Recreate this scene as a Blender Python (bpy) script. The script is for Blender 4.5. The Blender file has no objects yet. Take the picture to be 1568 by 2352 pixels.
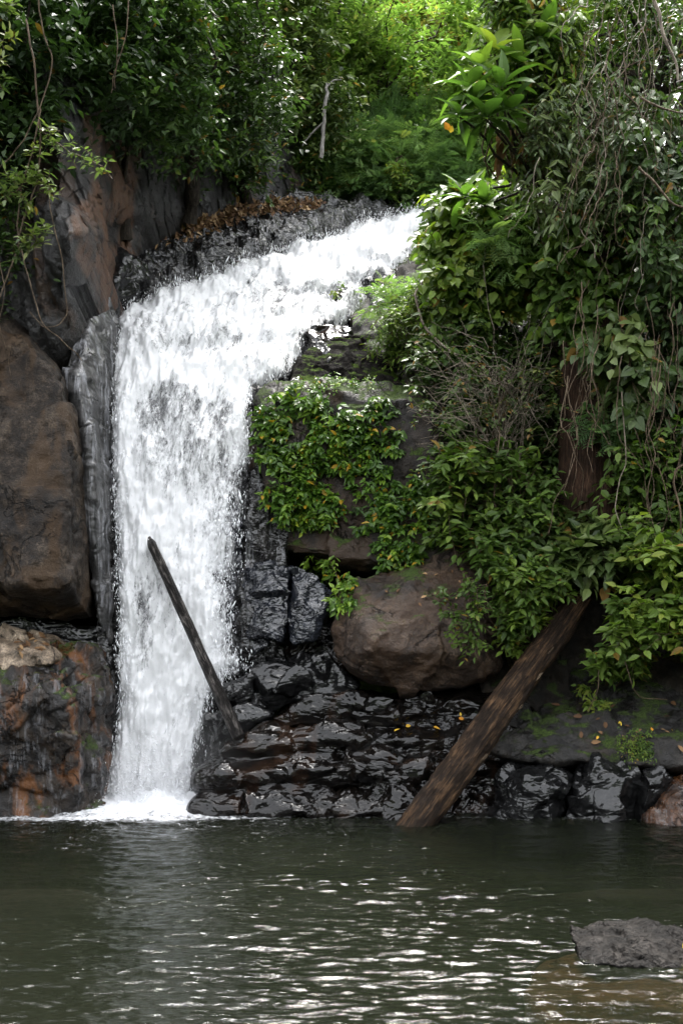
import bpy, bmesh, math
import numpy as np
from mathutils import Vector
SC = bpy.context.scene
COL = SC.collection

# ------------------------------------------------------------------ camera, sky, sun
FPX, HOR, CX, CAMZ = 2286.0, 1531.5, 784.0, 1.8      # the photograph laid out on a 1568 x 2352 grid
cam_d = bpy.data.cameras.new('camera')
cam_d.lens = 35.0; cam_d.sensor_width = 36.0; cam_d.sensor_fit = 'AUTO'
cam_d.shift_y = (HOR - 1176.0) / 2352.0
cam_d.clip_end = 500.0; cam_d.clip_start = 0.05
cam = bpy.data.objects.new('camera', cam_d); COL.objects.link(cam)
cam.location = (0, 0, CAMZ); cam.rotation_euler = (math.radians(90), 0, 0)
SC.camera = cam

SUN_EL, SUN_AZ = math.radians(65), math.radians(9)   # azimuth clockwise from +Y: high beyond the falls, behind thin cloud
world = bpy.data.worlds.new('World'); SC.world = world; world.use_nodes = True
wn = world.node_tree.nodes; wl = world.node_tree.links
for n in list(wn): wn.remove(n)
sky = wn.new('ShaderNodeTexSky'); sky.sky_type = 'NISHITA'; sky.sun_disc = False
sky.sun_elevation = SUN_EL; sky.sun_rotation = SUN_AZ
sky.air_density = 1.0; sky.dust_density = 4.0; sky.ozone_density = 1.0
hs = wn.new('ShaderNodeHueSaturation'); hs.inputs['Saturation'].default_value = 0.16   # overcast: the blue is veiled by cloud
bg = wn.new('ShaderNodeBackground'); bg.inputs['Strength'].default_value = 0.15
wo = wn.new('ShaderNodeOutputWorld')
wl.new(sky.outputs[0], hs.inputs['Color']); wl.new(hs.outputs[0], bg.inputs['Color']); wl.new(bg.outputs[0], wo.inputs[0])
sun_d = bpy.data.lights.new('sun', 'SUN'); sun_d.energy = 2.0; sun_d.angle = math.radians(19); sun_d.color = (1.0, 0.96, 0.90)
sun = bpy.data.objects.new('sun', sun_d); COL.objects.link(sun)
_sd = Vector((math.sin(SUN_AZ) * math.cos(SUN_EL), math.cos(SUN_AZ) * math.cos(SUN_EL), math.sin(SUN_EL)))
sun.rotation_euler = _sd.to_track_quat('Z', 'Y').to_euler(); sun.location = (0, -5, 30)
SC.view_settings.view_transform = 'Standard'; SC.view_settings.look = 'None'
SC.view_settings.exposure = 2.82; SC.view_settings.gamma = 1.0; SC.view_settings.use_curve_mapping = False
cy = SC.cycles
cy.max_bounces = 6; cy.diffuse_bounces = 3; cy.glossy_bounces = 3; cy.transmission_bounces = 3; cy.transparent_max_bounces = 10
cy.caustics_reflective = False; cy.caustics_refractive = False
cy.use_adaptive_sampling = True; cy.adaptive_threshold = 0.015
cy.use_denoising = True
cy.sample_clamp_indirect = 6.0

# ------------------------------------------------------------------ numpy helpers
def rng(seed): return np.random.default_rng(seed)
_perm = rng(7).permutation(256); _perm = np.concatenate([_perm, _perm, _perm])
_g = rng(8).normal(size=(256, 3)); _g /= np.linalg.norm(_g, axis=1)[:, None]
def perlin(P):
    P = np.asarray(P, float); i = np.floor(P).astype(int); f = P - i; i &= 255
    u = f * f * f * (f * (f * 6 - 15) + 10)
    out = 0
    for dx in (0, 1):
        wx = u[:, 0] if dx else 1 - u[:, 0]
        for dy in (0, 1):
            wy = u[:, 1] if dy else 1 - u[:, 1]
            for dz in (0, 1):
                wz = u[:, 2] if dz else 1 - u[:, 2]
                h = _perm[_perm[_perm[(i[:, 0] + dx) & 255] + ((i[:, 1] + dy) & 255)] + ((i[:, 2] + dz) & 255)]
                g = _g[h]
                out = out + wx * wy * wz * (g[:, 0] * (f[:, 0] - dx) + g[:, 1] * (f[:, 1] - dy) + g[:, 2] * (f[:, 2] - dz))
    return out * 1.5
def fbm(P, octv=4, gain=0.5, lac=2.03):
    P = np.asarray(P, float); a, s = 1.0, 0
    for k in range(octv):
        s = s + a * perlin(P + 17.3 * k); P = P * lac; a *= gain
    return s
def ridged(P, octv=3):
    P = np.asarray(P, float); a, s = 1.0, 0
    for k in range(octv):
        s = s + a * (1 - 2 * np.abs(perlin(P + 9.1 * k))); P = P * 2.1; a *= 0.5
    return s
def smooth(a, b, x):
    t = np.clip((x - a) / (b - a), 0, 1); return t * t * (3 - 2 * t)
def unit(v): return v / np.maximum(np.linalg.norm(v, axis=-1, keepdims=True), 1e-9)

def at(x, y, Y):
    """A point of the photograph's 1568 x 2352 grid, Y metres into the scene, as world coordinates."""
    x = np.asarray(x, float); y = np.asarray(y, float); Y = np.asarray(Y, float)
    return np.stack(np.broadcast_arrays((x - CX) / FPX * Y, Y, CAMZ + (HOR - y) / FPX * Y), -1)
def tps(pts, reg=1e-3):
    """Smooth depth through a few measured points (x, y, depth)."""
    p = np.array(pts, float); n = len(p); xy = p[:, :2] / 500.0
    def k(d2): return np.where(d2 > 1e-12, 0.5 * d2 * np.log(np.maximum(d2, 1e-12)), 0)
    K = k(((xy[:, None] - xy[None]) ** 2).sum(-1)) + reg * np.eye(n)
    Pm = np.c_[np.ones(n), xy]
    w = np.linalg.solve(np.block([[K, Pm], [Pm.T, np.zeros((3, 3))]]), np.r_[p[:, 2], 0, 0, 0])
    def f(x, y):
        x = np.asarray(x, float); sh = x.shape
        q = np.stack([np.ravel(x), np.ravel(np.asarray(y, float))], -1) / 500.0
        r = k(((q[:, None] - xy[None]) ** 2).sum(-1)) @ w[:n] + w[n] + q @ w[n + 1:]
        return r.reshape(sh)
    return f
def in_poly(x, y, poly):
    c = np.zeros(x.shape, bool); n = len(poly)
    for i in range(n):
        (x0, y0), (x1, y1) = poly[i], poly[i - 1]
        if y0 == y1: continue
        m = ((y0 > y) != (y1 > y)) & (x < (x1 - x0) * (y - y0) / (y1 - y0) + x0)
        c ^= m
    return c
def edge_dist(x, y, poly):
    d = np.full(x.shape, 1e9); n = len(poly)
    for i in range(n):
        a = np.array(poly[i - 1], float); b = np.array(poly[i], float); e = b - a
        t = np.clip(((x - a[0]) * e[0] + (y - a[1]) * e[1]) / max((e ** 2).sum(), 1e-9), 0, 1)
        d = np.minimum(d, np.hypot(x - a[0] - t * e[0], y - a[1] - t * e[1]))
    return d
def poly_points(poly, n, r):
    p = np.array(poly, float); lo, hi = p.min(0), p.max(0); out = np.zeros((0, 2))
    while len(out) < n:
        q = r.uniform(lo, hi, size=(n * 2, 2)); out = np.concatenate([out, q[in_poly(q[:, 0], q[:, 1], poly)]])
    return out[:n]

# ------------------------------------------------------------------ mesh building and tagging
def make_mesh(name, V, faces, mat, smooth_faces=True, attrs=None):
    """faces: list of int arrays (n,3) and/or (n,4)."""
    me = bpy.data.meshes.new(name)
    V = np.ascontiguousarray(V, np.float32)
    faces = [np.asarray(f, np.int32) for f in faces if len(f)]
    loops = np.concatenate([f.ravel() for f in faces]); tot = np.concatenate([np.full(len(f), f.shape[1], np.int32) for f in faces])
    me.vertices.add(len(V)); me.vertices.foreach_set('co', V.ravel())
    me.loops.add(len(loops)); me.loops.foreach_set('vertex_index', loops)
    me.polygons.add(len(tot)); me.polygons.foreach_set('loop_start', np.r_[0, np.cumsum(tot)[:-1]].astype(np.int32))
    try: me.polygons.foreach_set('loop_total', tot)
    except Exception: pass
    for k, v in (attrs or {}).items():
        v = np.asarray(v, np.float32)
        if v.ndim == 2:
            a = me.attributes.new(k, 'FLOAT_VECTOR', 'POINT'); a.data.foreach_set('vector', v.ravel())
        else:
            a = me.attributes.new(k, 'FLOAT', 'POINT'); a.data.foreach_set('value', v)
    me.update(calc_edges=True)
    me.polygons.foreach_set('use_smooth', np.full(len(tot), smooth_faces))
    me.materials.append(mat)
    return me
def link(name, me, parent=None):
    o = bpy.data.objects.new(name, me); COL.objects.link(o)
    if parent is not None: o.parent = parent
    return o
def tag(o, label=None, cat=None, group=None, kind=None):
    if label: o['label'] = label
    if cat: o['category'] = cat
    if group: o['group'] = group
    if kind: o['kind'] = kind
    return o
def empty(name, loc, label, cat, group=None, kind=None):
    o = bpy.data.objects.new(name, None); COL.objects.link(o); o.location = loc; o.empty_display_size = 0.2
    return tag(o, label, cat, group, kind)

class MB:
    """Collects tubes and leaves, then links them as one mesh object."""
    def __init__(s): s.V = []; s.T = []; s.Q = []; s.A = []; s.n = 0
    def add(s, V, T=None, Q=None, tint=None):
        V = np.asarray(V, float)
        if T is not None and len(T): s.T.append(np.asarray(T) + s.n)
        if Q is not None and len(Q): s.Q.append(np.asarray(Q) + s.n)
        s.V.append(V); s.A.append(np.full(len(V), 0.5) if tint is None else np.broadcast_to(np.asarray(tint, float), (len(V),)))
        s.n += len(V)
    def tube(s, P, R, k=6, tint=None, cap=True):
        P = np.asarray(P, float); n = len(P); R = np.broadcast_to(np.asarray(R, float), (n,))
        t = unit(np.gradient(P, axis=0)); up = np.where(np.abs(t[:, 2:3]) > 0.9, np.array([[1., 0, 0]]), np.array([[0, 0, 1.]]))
        a = unit(np.cross(t, up)); b = np.cross(t, a)
        for i in range(1, n):
            if (a[i] * a[i - 1]).sum() < 0: a[i] *= -1; b[i] *= -1
        th = np.arange(k) * 2 * math.pi / k
        V = P[:, None] + R[:, None, None] * (np.cos(th)[None, :, None] * a[:, None] + np.sin(th)[None, :, None] * b[:, None])
        i = np.arange(n - 1)[:, None] * k; j = np.arange(k)[None]; j2 = (j + 1) % k
        Q = np.stack([i + j, i + j2, i + k + j2, i + k + j], -1).reshape(-1, 4)
        s.add(V.reshape(-1, 3), None, Q, tint)
    def build(s, name, mat, parent=None, smooth_faces=False, loc=None):
        V = np.concatenate(s.V)
        if loc is not None: V = V - np.asarray(loc)
        me = make_mesh(name, V, [np.concatenate(s.T) if s.T else [], np.concatenate(s.Q) if s.Q else []], mat, smooth_faces, {'tint': np.concatenate(s.A)})
        o = link(name, me, parent)
        if loc is not None and parent is None: o.location = loc
        return o

# ------------------------------------------------------------------ materials
class NT:
    def __init__(s, name):
        s.m = bpy.data.materials.new(name); s.m.use_nodes = True; s.t = s.m.node_tree; s.t.nodes.clear()
        s.out = s.n('ShaderNodeOutputMaterial')
    def n(s, typ, **kw):
        x = s.t.nodes.new(typ)
        for k, v in kw.items(): setattr(x, k, v)
        return x
    def set(s, sock, v):
        if isinstance(v, bpy.types.NodeSocket): s.t.links.new(v, sock)
        elif isinstance(v, (tuple, list)) and len(v) == 3 and sock.type == 'RGBA': sock.default_value = (*v, 1)
        else: sock.default_value = v
    def pos(s): return s.n('ShaderNodeNewGeometry').outputs['Position']
    def map(s, vec, scale, loc=(0, 0, 0)):
        x = s.n('ShaderNodeMapping'); s.set(x.inputs['Vector'], vec); x.inputs['Scale'].default_value = scale; x.inputs['Location'].default_value = loc
        return x.outputs[0]
    def noise(s, vec, scale, detail=5, rough=0.55, dist=0.0):
        x = s.n('ShaderNodeTexNoise'); s.set(x.inputs['Vector'], vec); x.inputs['Scale'].default_value = scale
        x.inputs['Detail'].default_value = detail; x.inputs['Roughness'].default_value = rough; x.inputs['Distortion'].default_value = dist
        return x.outputs['Fac']
    def voro(s, vec, scale, feature='F1'):
        x = s.n('ShaderNodeTexVoronoi', feature=feature); s.set(x.inputs['Vector'], vec); x.inputs['Scale'].default_value = scale
        return x.outputs['Distance']
    def ramp(s, fac, stops, interp='LINEAR'):
        x = s.n('ShaderNodeValToRGB'); s.set(x.inputs[0], fac); r = x.color_ramp; r.interpolation = interp
        while len(r.elements) < len(stops): r.elements.new(0.5)
        for e, (p, c) in zip(r.elements, stops):
            e.position = p; e.color = (c, c, c, 1) if isinstance(c, (int, float)) else (*c, 1)
        return x.outputs[0]
    def math(s, op, a, b=0.0, clamp=False):
        x = s.n('ShaderNodeMath', operation=op, use_clamp=clamp); s.set(x.inputs[0], a); s.set(x.inputs[1], b); return x.outputs[0]
    def mix(s, fac, a, b, blend='MIX'):
        x = s.n('ShaderNodeMix', data_type='RGBA', blend_type=blend); s.set(x.inputs[0], fac); s.set(x.inputs[6], a); s.set(x.inputs[7], b); return x.outputs[2]
    def sstep(s, v, a, b):
        x = s.n('ShaderNodeMapRange', interpolation_type='SMOOTHSTEP'); s.set(x.inputs[0], v)
        x.inputs[1].default_value = a; x.inputs[2].default_value = b; return x.outputs[0]
    def attr(s, name, out='Fac'):
        x = s.n('ShaderNodeAttribute', attribute_name=name); return x.outputs[out]
    def bump(s, h, strength, dist, normal=None):
        x = s.n('ShaderNodeBump'); s.set(x.inputs['Height'], h); x.inputs['Strength'].default_value = strength; x.inputs['Distance'].default_value = dist
        if normal is not None: s.set(x.inputs['Normal'], normal)
        return x.outputs[0]
    def principled(s, **kw):
        x = s.n('ShaderNodeBsdfPrincipled')
        for k, v in kw.items(): s.set(x.inputs[k], v)
        return x.outputs[0]
    def mixs(s, fac, a, b):
        x = s.n('ShaderNodeMixShader'); s.set(x.inputs[0], fac); s.t.links.new(a, x.inputs[1]); s.t.links.new(b, x.inputs[2]); return x.outputs[0]
    def done(s, sh): s.t.links.new(sh, s.out.inputs[0]); return s.m

def rock_mat(name, dark, mid, light, rough=(0.35, 0.7), moss=0.0, stain=None, stain_amt=0.0, bump=1.0, streak=0.0, film=0.0, grain=0.5, spec=0.5, wrinkle=0.0, coat=0.0, lichen=0.0, band=None, gloss=False):
    """Stone: blotched colour, grain, cracks; optional moss on upward faces, rusty stains, vertical seep streaks and a running film of water."""
    m = NT(name); p = m.pos()
    big = m.noise(p, 1.3, 4, 0.6, 0.4); med = m.noise(p, 6.0, 6, 0.65, 0.3); fine = m.noise(p, 45.0, 4, 0.7)
    c = m.ramp(m.math('ADD', m.math('MULTIPLY', big, 0.55), m.math('MULTIPLY', med, 0.45)), [(0.38, dark), (0.5, mid), (0.62, light)])
    c = m.mix(grain, c, m.ramp(fine, [(0.36, 0.25), (0.5, 1.0), (0.64, 1.9)]), 'MULTIPLY')
    vst = m.noise(m.map(p, (7, 7, 0.6)), 1.0, 5, 0.6, 0.2)
    if streak: c = m.mix(m.math('MULTIPLY', m.sstep(vst, 0.52, 0.66), streak), c, dark)
    if stain: c = m.mix(m.math('MULTIPLY', m.sstep(m.noise(m.map(p, (1.6, 1.6, 0.7), (3, 1, 4)), 1.0, 4, 0.6, 0.6), 0.52, 0.62), stain_amt), c, stain)
    if band:                                             # a rusty seep running straight down the wall at x = band[0]
        sx = m.n('ShaderNodeSeparateXYZ'); m.set(sx.inputs[0], p)
        bx = m.math('ABSOLUTE', m.math('SUBTRACT', m.math('ADD', sx.outputs[0], m.math('MULTIPLY', m.math('SUBTRACT', m.noise(p, 1.4, 4), .5), .35)), band[0]))
        bm_ = m.math('MULTIPLY', m.sstep(bx, band[1], band[1] * .3), m.sstep(m.math('ADD', vst, m.math('MULTIPLY', sx.outputs[2], .03)), .52, .72))
        c = m.mix(m.math('MULTIPLY', bm_, .55), c, (0.12, 0.045, 0.010))
    ck = m.math('ABSOLUTE', m.math('SUBTRACT', m.noise(p, 1.1, 7, 0.62, 0.8), 0.5)); ck = m.math('MULTIPLY', m.sstep(ck, 0.012, 0.0), m.sstep(m.noise(p, 0.9, 2), 0.42, 0.55))
    c = m.mix(m.math('MULTIPLY', ck, 0.8), c, tuple(v * .3 for v in dark))
    if lichen: c = m.mix(m.math('MULTIPLY', m.sstep(m.noise(p, 10.0, 8, 0.75, 0.5), 0.58, 0.66), lichen), c, tuple(v * 2.2 for v in light))
    r = m.ramp(m.noise(p, 3.5, 5, 0.6), [(0.35, rough[0]), (0.65, rough[1])])
    h = m.math('ADD', m.math('MULTIPLY', med, 0.5), m.math('MULTIPLY', fine, 0.2)); h = m.math('SUBTRACT', h, m.math('MULTIPLY', ck, 0.7))
    h = m.math('ADD', h, m.math('MULTIPLY', m.noise(p, 16.0, 5, 0.7), 0.3))
    if wrinkle:
        wv = m.noise(m.map(p, (1, 1, 1.8)), 7.0, 3, 0.6, 1.2)
        wr = m.math('ABSOLUTE', m.math('SUBTRACT', wv, 0.5)); h = m.math('ADD', h, m.math('MULTIPLY', m.math('MINIMUM', wr, 0.12), 6.0 * wrinkle))
    if gloss: h = m.math('ADD', m.math('MULTIPLY', m.noise(m.map(p, (1, 1, 1.7)), 2.6, 2, 0.5, 0.8), 1.6), m.math('MULTIPLY', m.noise(m.map(p, (1, 1, 2.0)), 9.0, 2, 0.5, 1.0), m.math('MULTIPLY', m.ramp(m.noise(p, 1.9, 3, .6), [(.38, .15), (.62, 1.5)]), gloss)))
    if moss:
        nz = m.n('ShaderNodeSeparateXYZ'); m.set(nz.inputs[0], m.n('ShaderNodeNewGeometry').outputs['Normal'])
        mk = m.sstep(m.math('ADD', m.math('MULTIPLY', nz.outputs[2], 0.35), m.noise(p, 3.0, 6, 0.7)), 0.78 - 0.25 * moss, 0.92 - 0.25 * moss)
        c = m.mix(mk, c, m.ramp(m.noise(p, 60, 3), [(0.35, (0.018, 0.035, 0.006)), (0.65, (0.07, 0.11, 0.015))]))
        r = m.mix(mk, r, (0.9, 0.9, 0.9)); h = m.math('ADD', h, m.math('MULTIPLY', mk, m.math('MULTIPLY', fine, 0.8)))
    nb = m.bump(h, 0.9, 0.05 * bump)
    if film:
        fl = m.noise(m.map(p, (15, 9, 0.75)), 1.0, 7, 0.72, 0.2)
        fm = m.math('MULTIPLY', m.sstep(fl, 0.56 - .12 * film, 0.63 - .06 * film), min(1, film * 1.15))
        c = m.mix(fm, c, m.ramp(m.noise(m.map(p, (40, 30, 4)), 1.0, 4), [(0.3, (0.08, 0.08, 0.085)), (0.7, (0.42, 0.425, 0.45))]))
        r = m.mix(fm, r, (0.22, 0.22, 0.22))
    kw = {'Base Color': c, 'Roughness': r, 'Normal': nb, 'Specular IOR Level': spec}
    if coat: kw.update({'Coat Weight': m.math('MULTIPLY', m.sstep(m.noise(p, 5.0, 6, 0.7), 0.46, 0.60), coat), 'Coat Roughness': 0.10, 'Coat IOR': 1.6, 'Coat Normal': m.bump(h, 0.6, 0.04 * bump)})
    return m.done(m.principled(**kw))

def leaf_mat(name, stops, rough=0.4, trans=0.35, spec=0.5):
    m = NT(name); t = m.attr('tint'); c = m.ramp(t, stops)
    c = m.mix(0.35, c, m.ramp(m.noise(m.pos(), 2.0, 3), [(0.3, 0.55), (0.7, 1.35)]), 'MULTIPLY')
    pb = m.principled(**{'Base Color': c, 'Roughness': rough + .08, 'Specular IOR Level': .32 * spec / .5})
    tr = m.n('ShaderNodeBsdfTranslucent'); m.set(tr.inputs['Color'], m.mix(1.0, c, (1.25, 1.45, 0.75), 'MULTIPLY'))
    return m.done(m.mixs(trans, pb, tr.outputs[0]))

def bark_mat(name, dark, mid, light, rough=0.75, wet=False):
    m = NT(name); p = m.n('ShaderNodeTexCoord').outputs['Object']
    f = m.noise(m.map(p, (16, 16, 0.9)), 2.0, 7, 0.68, 0.25); g = m.noise(p, 3.0, 4, 0.6)
    c = m.ramp(m.math('ADD', m.math('MULTIPLY', f, 0.6), m.math('MULTIPLY', g, 0.4)), [(0.36, dark), (0.5, mid), (0.64, light)])
    c = m.mix(.7, c, m.ramp(m.noise(m.map(p, (70, 70, 9)), 1.0, 5, .7), [(.38, .3), (.5, 1.0), (.64, 1.9)]), 'MULTIPLY')
    h = m.math('ADD', f, m.math('MULTIPLY', m.noise(m.map(p, (60, 60, 5)), 1.5, 4), 0.4))
    return m.done(m.principled(**{'Base Color': c, 'Roughness': m.ramp(g, [(0.35, 0.3 if wet else rough - 0.1), (0.65, rough)]), 'Normal': m.bump(h, 1.0, 0.04), 'Specular IOR Level': 0.12}))

M = {}
M['brown_rock'] = rock_mat('brown_rock', (0.0085, 0.0052, 0.0034), (0.030, 0.0186, 0.0120), (0.082, 0.053, 0.034), (0.34, 0.65), 0.12, (0.045, 0.023, 0.010), 0.45, 1.5, 0.4, grain=.8, spec=0.3)
M['left_rock'] = rock_mat('left_rock', (0.00416, 0.00297, 0.00205), (0.01482, 0.01043, 0.00706), (0.05301, 0.03947, 0.02787), (0.38, 0.7), 0.0, (0.050, 0.028, 0.012), 0.6, 1.5, 0.7, grain=.9, spec=.2, lichen=.5)
M['tan_rock'] = rock_mat('tan_rock', (0.0595, 0.0459, 0.0323), (0.204, 0.153, 0.1054), (0.51, 0.408, 0.2975), (0.4, 0.75), 0.0, None, 0, 1.4, 0.3, grain=.7)
M['rust_rock'] = rock_mat('rust_rock', (0.0021, 0.00168, 0.0014), (0.0077, 0.00525, 0.0035), (0.0315, 0.0203, 0.0119), (0.18, 0.5), 0.15, (0.15, 0.052, 0.008), 0.7, 1.4, 0.8, film=0.26, spec=.4)
M['film_rock'] = rock_mat('film_rock', (0.014, 0.014, 0.0135), (0.034, 0.033, 0.032), (0.075, 0.072, 0.070), (0.22, 0.42), 0, None, 0, 1.0, 0.9, film=0.55, spec=.35, gloss=.08, grain=.4)
M['grey_wet'] = rock_mat('grey_wet', (0.0024, 0.0024, 0.0026), (0.007, 0.007, 0.0072), (0.017, 0.0168, 0.017), (0.10, 0.24), 0.0, None, 0, 1.1, 0.2, spec=.5, grain=.35, gloss=.25)
M['blue_wet'] = rock_mat('blue_wet', (0.004, 0.0045, 0.0062), (0.011, 0.0125, 0.017), (0.027, 0.030, 0.038), (0.10, 0.22), 0.0, None, 0, 1.8, 0.2, spec=.8, grain=.4, gloss=.55)
M['black_wet'] = rock_mat('black_wet', (0.0014, 0.0012, 0.001), (0.0035, 0.0028, 0.0024), (0.009, 0.007, 0.0055), (0.06, 0.14), 0.0, (0.020, 0.010, 0.0055), 0.7, 1.4, 0.0, spec=.38, grain=.2, gloss=.24)
M['slab_rock'] = rock_mat('slab_rock', (0.00402, 0.00344, 0.00282), (0.01, 0.00884, 0.00751), (0.03062, 0.02673, 0.02236), (0.26, 0.55), 0.25, (0.03, 0.018, 0.009), 0.4, 1.5, 0.3, grain=.7, spec=0.35)
M['block_rock'] = rock_mat('block_rock', (0.00536, 0.00425, 0.00313), (0.01512, 0.0112, 0.0081), (0.04032, 0.0304, 0.02282), (0.3, 0.6), 0.55, (0.045, 0.025, 0.012), 0.5, 1.6, 0.5, grain=.7, spec=0.3)
M['cliff_rock'] = rock_mat('cliff_rock', (0.00175, 0.00142, 0.00112), (0.00549, 0.00425, 0.00319), (0.01715, 0.01463, 0.01209), (0.28, 0.6), 0.0, (0.07, 0.034, 0.014), 0.4, 1.8, 0.7, grain=.7, coat=.3, band=(-3.22, .11))
M['bed_rock'] = rock_mat('bed_rock', (0.003, 0.003, 0.003), (0.010, 0.0095, 0.009), (0.030, 0.028, 0.026), (0.08, 0.25), 0.0, None, 0, 2.0, 0.2, film=0.25, spec=.6, gloss=.5, grain=.3)  # pale film streaks: thin water, also painted in for wet glints
M['earth'] = rock_mat('earth', (0.004, 0.003, 0.002), (0.013, 0.009, 0.005), (0.030, 0.021, 0.012), (0.7, 0.95), 0.3, (0.05, 0.024, 0.010), 0.3, 1.8)
M['rust_small'] = rock_mat('rust_small', (0.00617, 0.00294, 0.00181), (0.02205, 0.00924, 0.00348), (0.06688, 0.0245, 0.00631), (0.15, 0.4), 0, None, 0, 1.4, film=0.2, coat=.8)
M['pool_rock'] = rock_mat('pool_rock', (0.0012, 0.001, 0.0009), (0.005, 0.0042, 0.0036), (0.020, 0.0175, 0.0155), (0.4, 0.75), 0, None, 0, 1.5, 0.0, grain=0.95, spec=.08)
M['sub_rock'] = rock_mat('sub_rock', (0.02046, 0.00908, 0.00223), (0.04501, 0.01997, 0.00446), (0.06956, 0.03267, 0.00891), (0.4, 0.7), 0, None, 0, 1.0)
M['bark_wet'] = bark_mat('bark_wet', (0.002, 0.0017, 0.0014), (0.008, 0.0065, 0.0055), (0.14, 0.125, 0.115), 0.4, wet=True)
M['bark'] = bark_mat('bark', (0.00525, 0.0033, 0.0021), (0.0195, 0.0123, 0.0078), (0.1125, 0.0645, 0.033), 0.75)
M['bark_red'] = bark_mat('bark_red', (0.008, 0.0045, 0.003), (0.026, 0.0145, 0.009), (0.060, 0.034, 0.021), 0.85)
M['bark_dark'] = bark_mat('bark_dark', (0.008, 0.006, 0.004), (0.03, 0.024, 0.018), (0.08, 0.066, 0.05), 0.8)
M['bark_pale'] = bark_mat('bark_pale', (0.066, 0.0605, 0.055), (0.1925, 0.1815, 0.165), (0.3025, 0.2915, 0.275), 0.8)
M['slope'] = rock_mat('slope', (0.012, 0.018, 0.006), (0.035, 0.055, 0.014), (0.08, 0.11, 0.028), (0.8, 0.95), 0, None, 0, 2.0, spec=.1)
M['bed_mud'] = rock_mat('bed_mud', (0.001, 0.001, 0.0007), (0.002, 0.002, 0.0013), (0.004, 0.0038, 0.0025), (0.8, 0.95), spec=.05)
M['cap_rock'] = rock_mat('cap_rock', (0.004, 0.0034, 0.003), (0.011, 0.0095, 0.0085), (0.026, 0.023, 0.021), (0.8, 0.95), 0.25, None, 0, 1.5, spec=.04, grain=.8)
M['twig'] = bark_mat('twig', (0.033, 0.022, 0.01375), (0.088, 0.06325, 0.04125), (0.165, 0.1265, 0.088), 0.8)
M['twig_pale'] = bark_mat('twig_pale', (0.096, 0.078, 0.06), (0.18, 0.15, 0.114), (0.27, 0.228, 0.18), 0.8)

# ------------------------------------------------------------------ the lie of the land: depth of the falls, measured at a few places
WF_Y = tps([(240, 1860, 12.9), (440, 1860, 12.75), (262, 1550, 13.0), (480, 1550, 13.1), (262, 1200, 13.25), (530, 1200, 13.45), (300, 900, 13.8), (580, 890, 14.2),
            (275, 780, 14.2), (500, 780, 14.7), (700, 780, 15.2), (280, 700, 14.9), (540, 690, 15.8), (820, 690, 16.6), (560, 600, 16.7), (960, 600, 18.0),
            (760, 525, 18.6), (960, 515, 19.4), (950, 475, 20.4), (1050, 480, 20.2), (430, 600, 16.2)])
WF_POLY = [(950, 474), (985, 488), (990, 560), (965, 615), (900, 640), (838, 655), (842, 700), (800, 750), (702, 772), (690, 825), (658, 872), (587, 895), (580, 960), (576, 1030), (566, 1080), (560, 1130), (556, 1200), (548, 1260), (535, 1330), (535, 1420), (545, 1500), (580, 1538), (545, 1556), (505, 1600), (478, 1640), (468, 1700), (450, 1760), (440, 1880),
           (225, 1880), (240, 1770), (262, 1690), (268, 1600), (272, 1500), (267, 1400), (262, 1250), (256, 1100), (254, 1000), (257, 880), (260, 790), (268, 715), (330, 682), (420, 648), (540, 602), (640, 566), (760, 532), (880, 494)]
def hill_z(X, Y):
    X = np.asarray(X, float); Y = np.asarray(Y, float)
    back = 10.4 + np.maximum(Y - 20.8, 0) * 0.80 + np.maximum(np.abs(X - 1.6) - 1.6, 0) * 0.35 * smooth(20, 24, Y)
    left = smooth(0.3, 1.3, (-3.7 + (Y - 13) * 0.32) - X) * (9.6 + (Y - 13) * 0.55)
    right = smooth(0.2, 1.4, X - (3.4 + (15.5 - Y) * 0.30)) * (9.3 + (Y - 13) * 0.25)
    az = X / np.maximum(Y, 1); back = back - smooth(.255, .285, az) * smooth(.36, .33, az) * np.clip(Y - 22, 0, 100) * .5      # a notch in the ridge where sky shows
    k = smooth(19.8, 21.2, Y)
    z = np.maximum(np.maximum(left, right) - 1.5, back * k - 1.5 * (1 - k))
    return z + 0.4 * fbm(np.stack([X * .25, Y * .25, 0 * X], -1).reshape(-1, 3), 3).reshape(X.shape)

def grid_faces(nx, ny, keep=None):
    i, j = np.meshgrid(np.arange(nx - 1), np.arange(ny - 1)); a = (j * nx + i).ravel()
    Q = np.stack([a, a + 1, a + nx + 1, a + nx], -1)[:, ::-1]
    if keep is not None: Q = Q[keep[Q].all(1)]
    return Q
def compact(V, Q, *attrs):
    used = np.zeros(len(V), bool); used[Q] = True; idx = np.cumsum(used) - 1
    return (V[used], idx[Q]) + tuple(a[used] for a in attrs)

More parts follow.
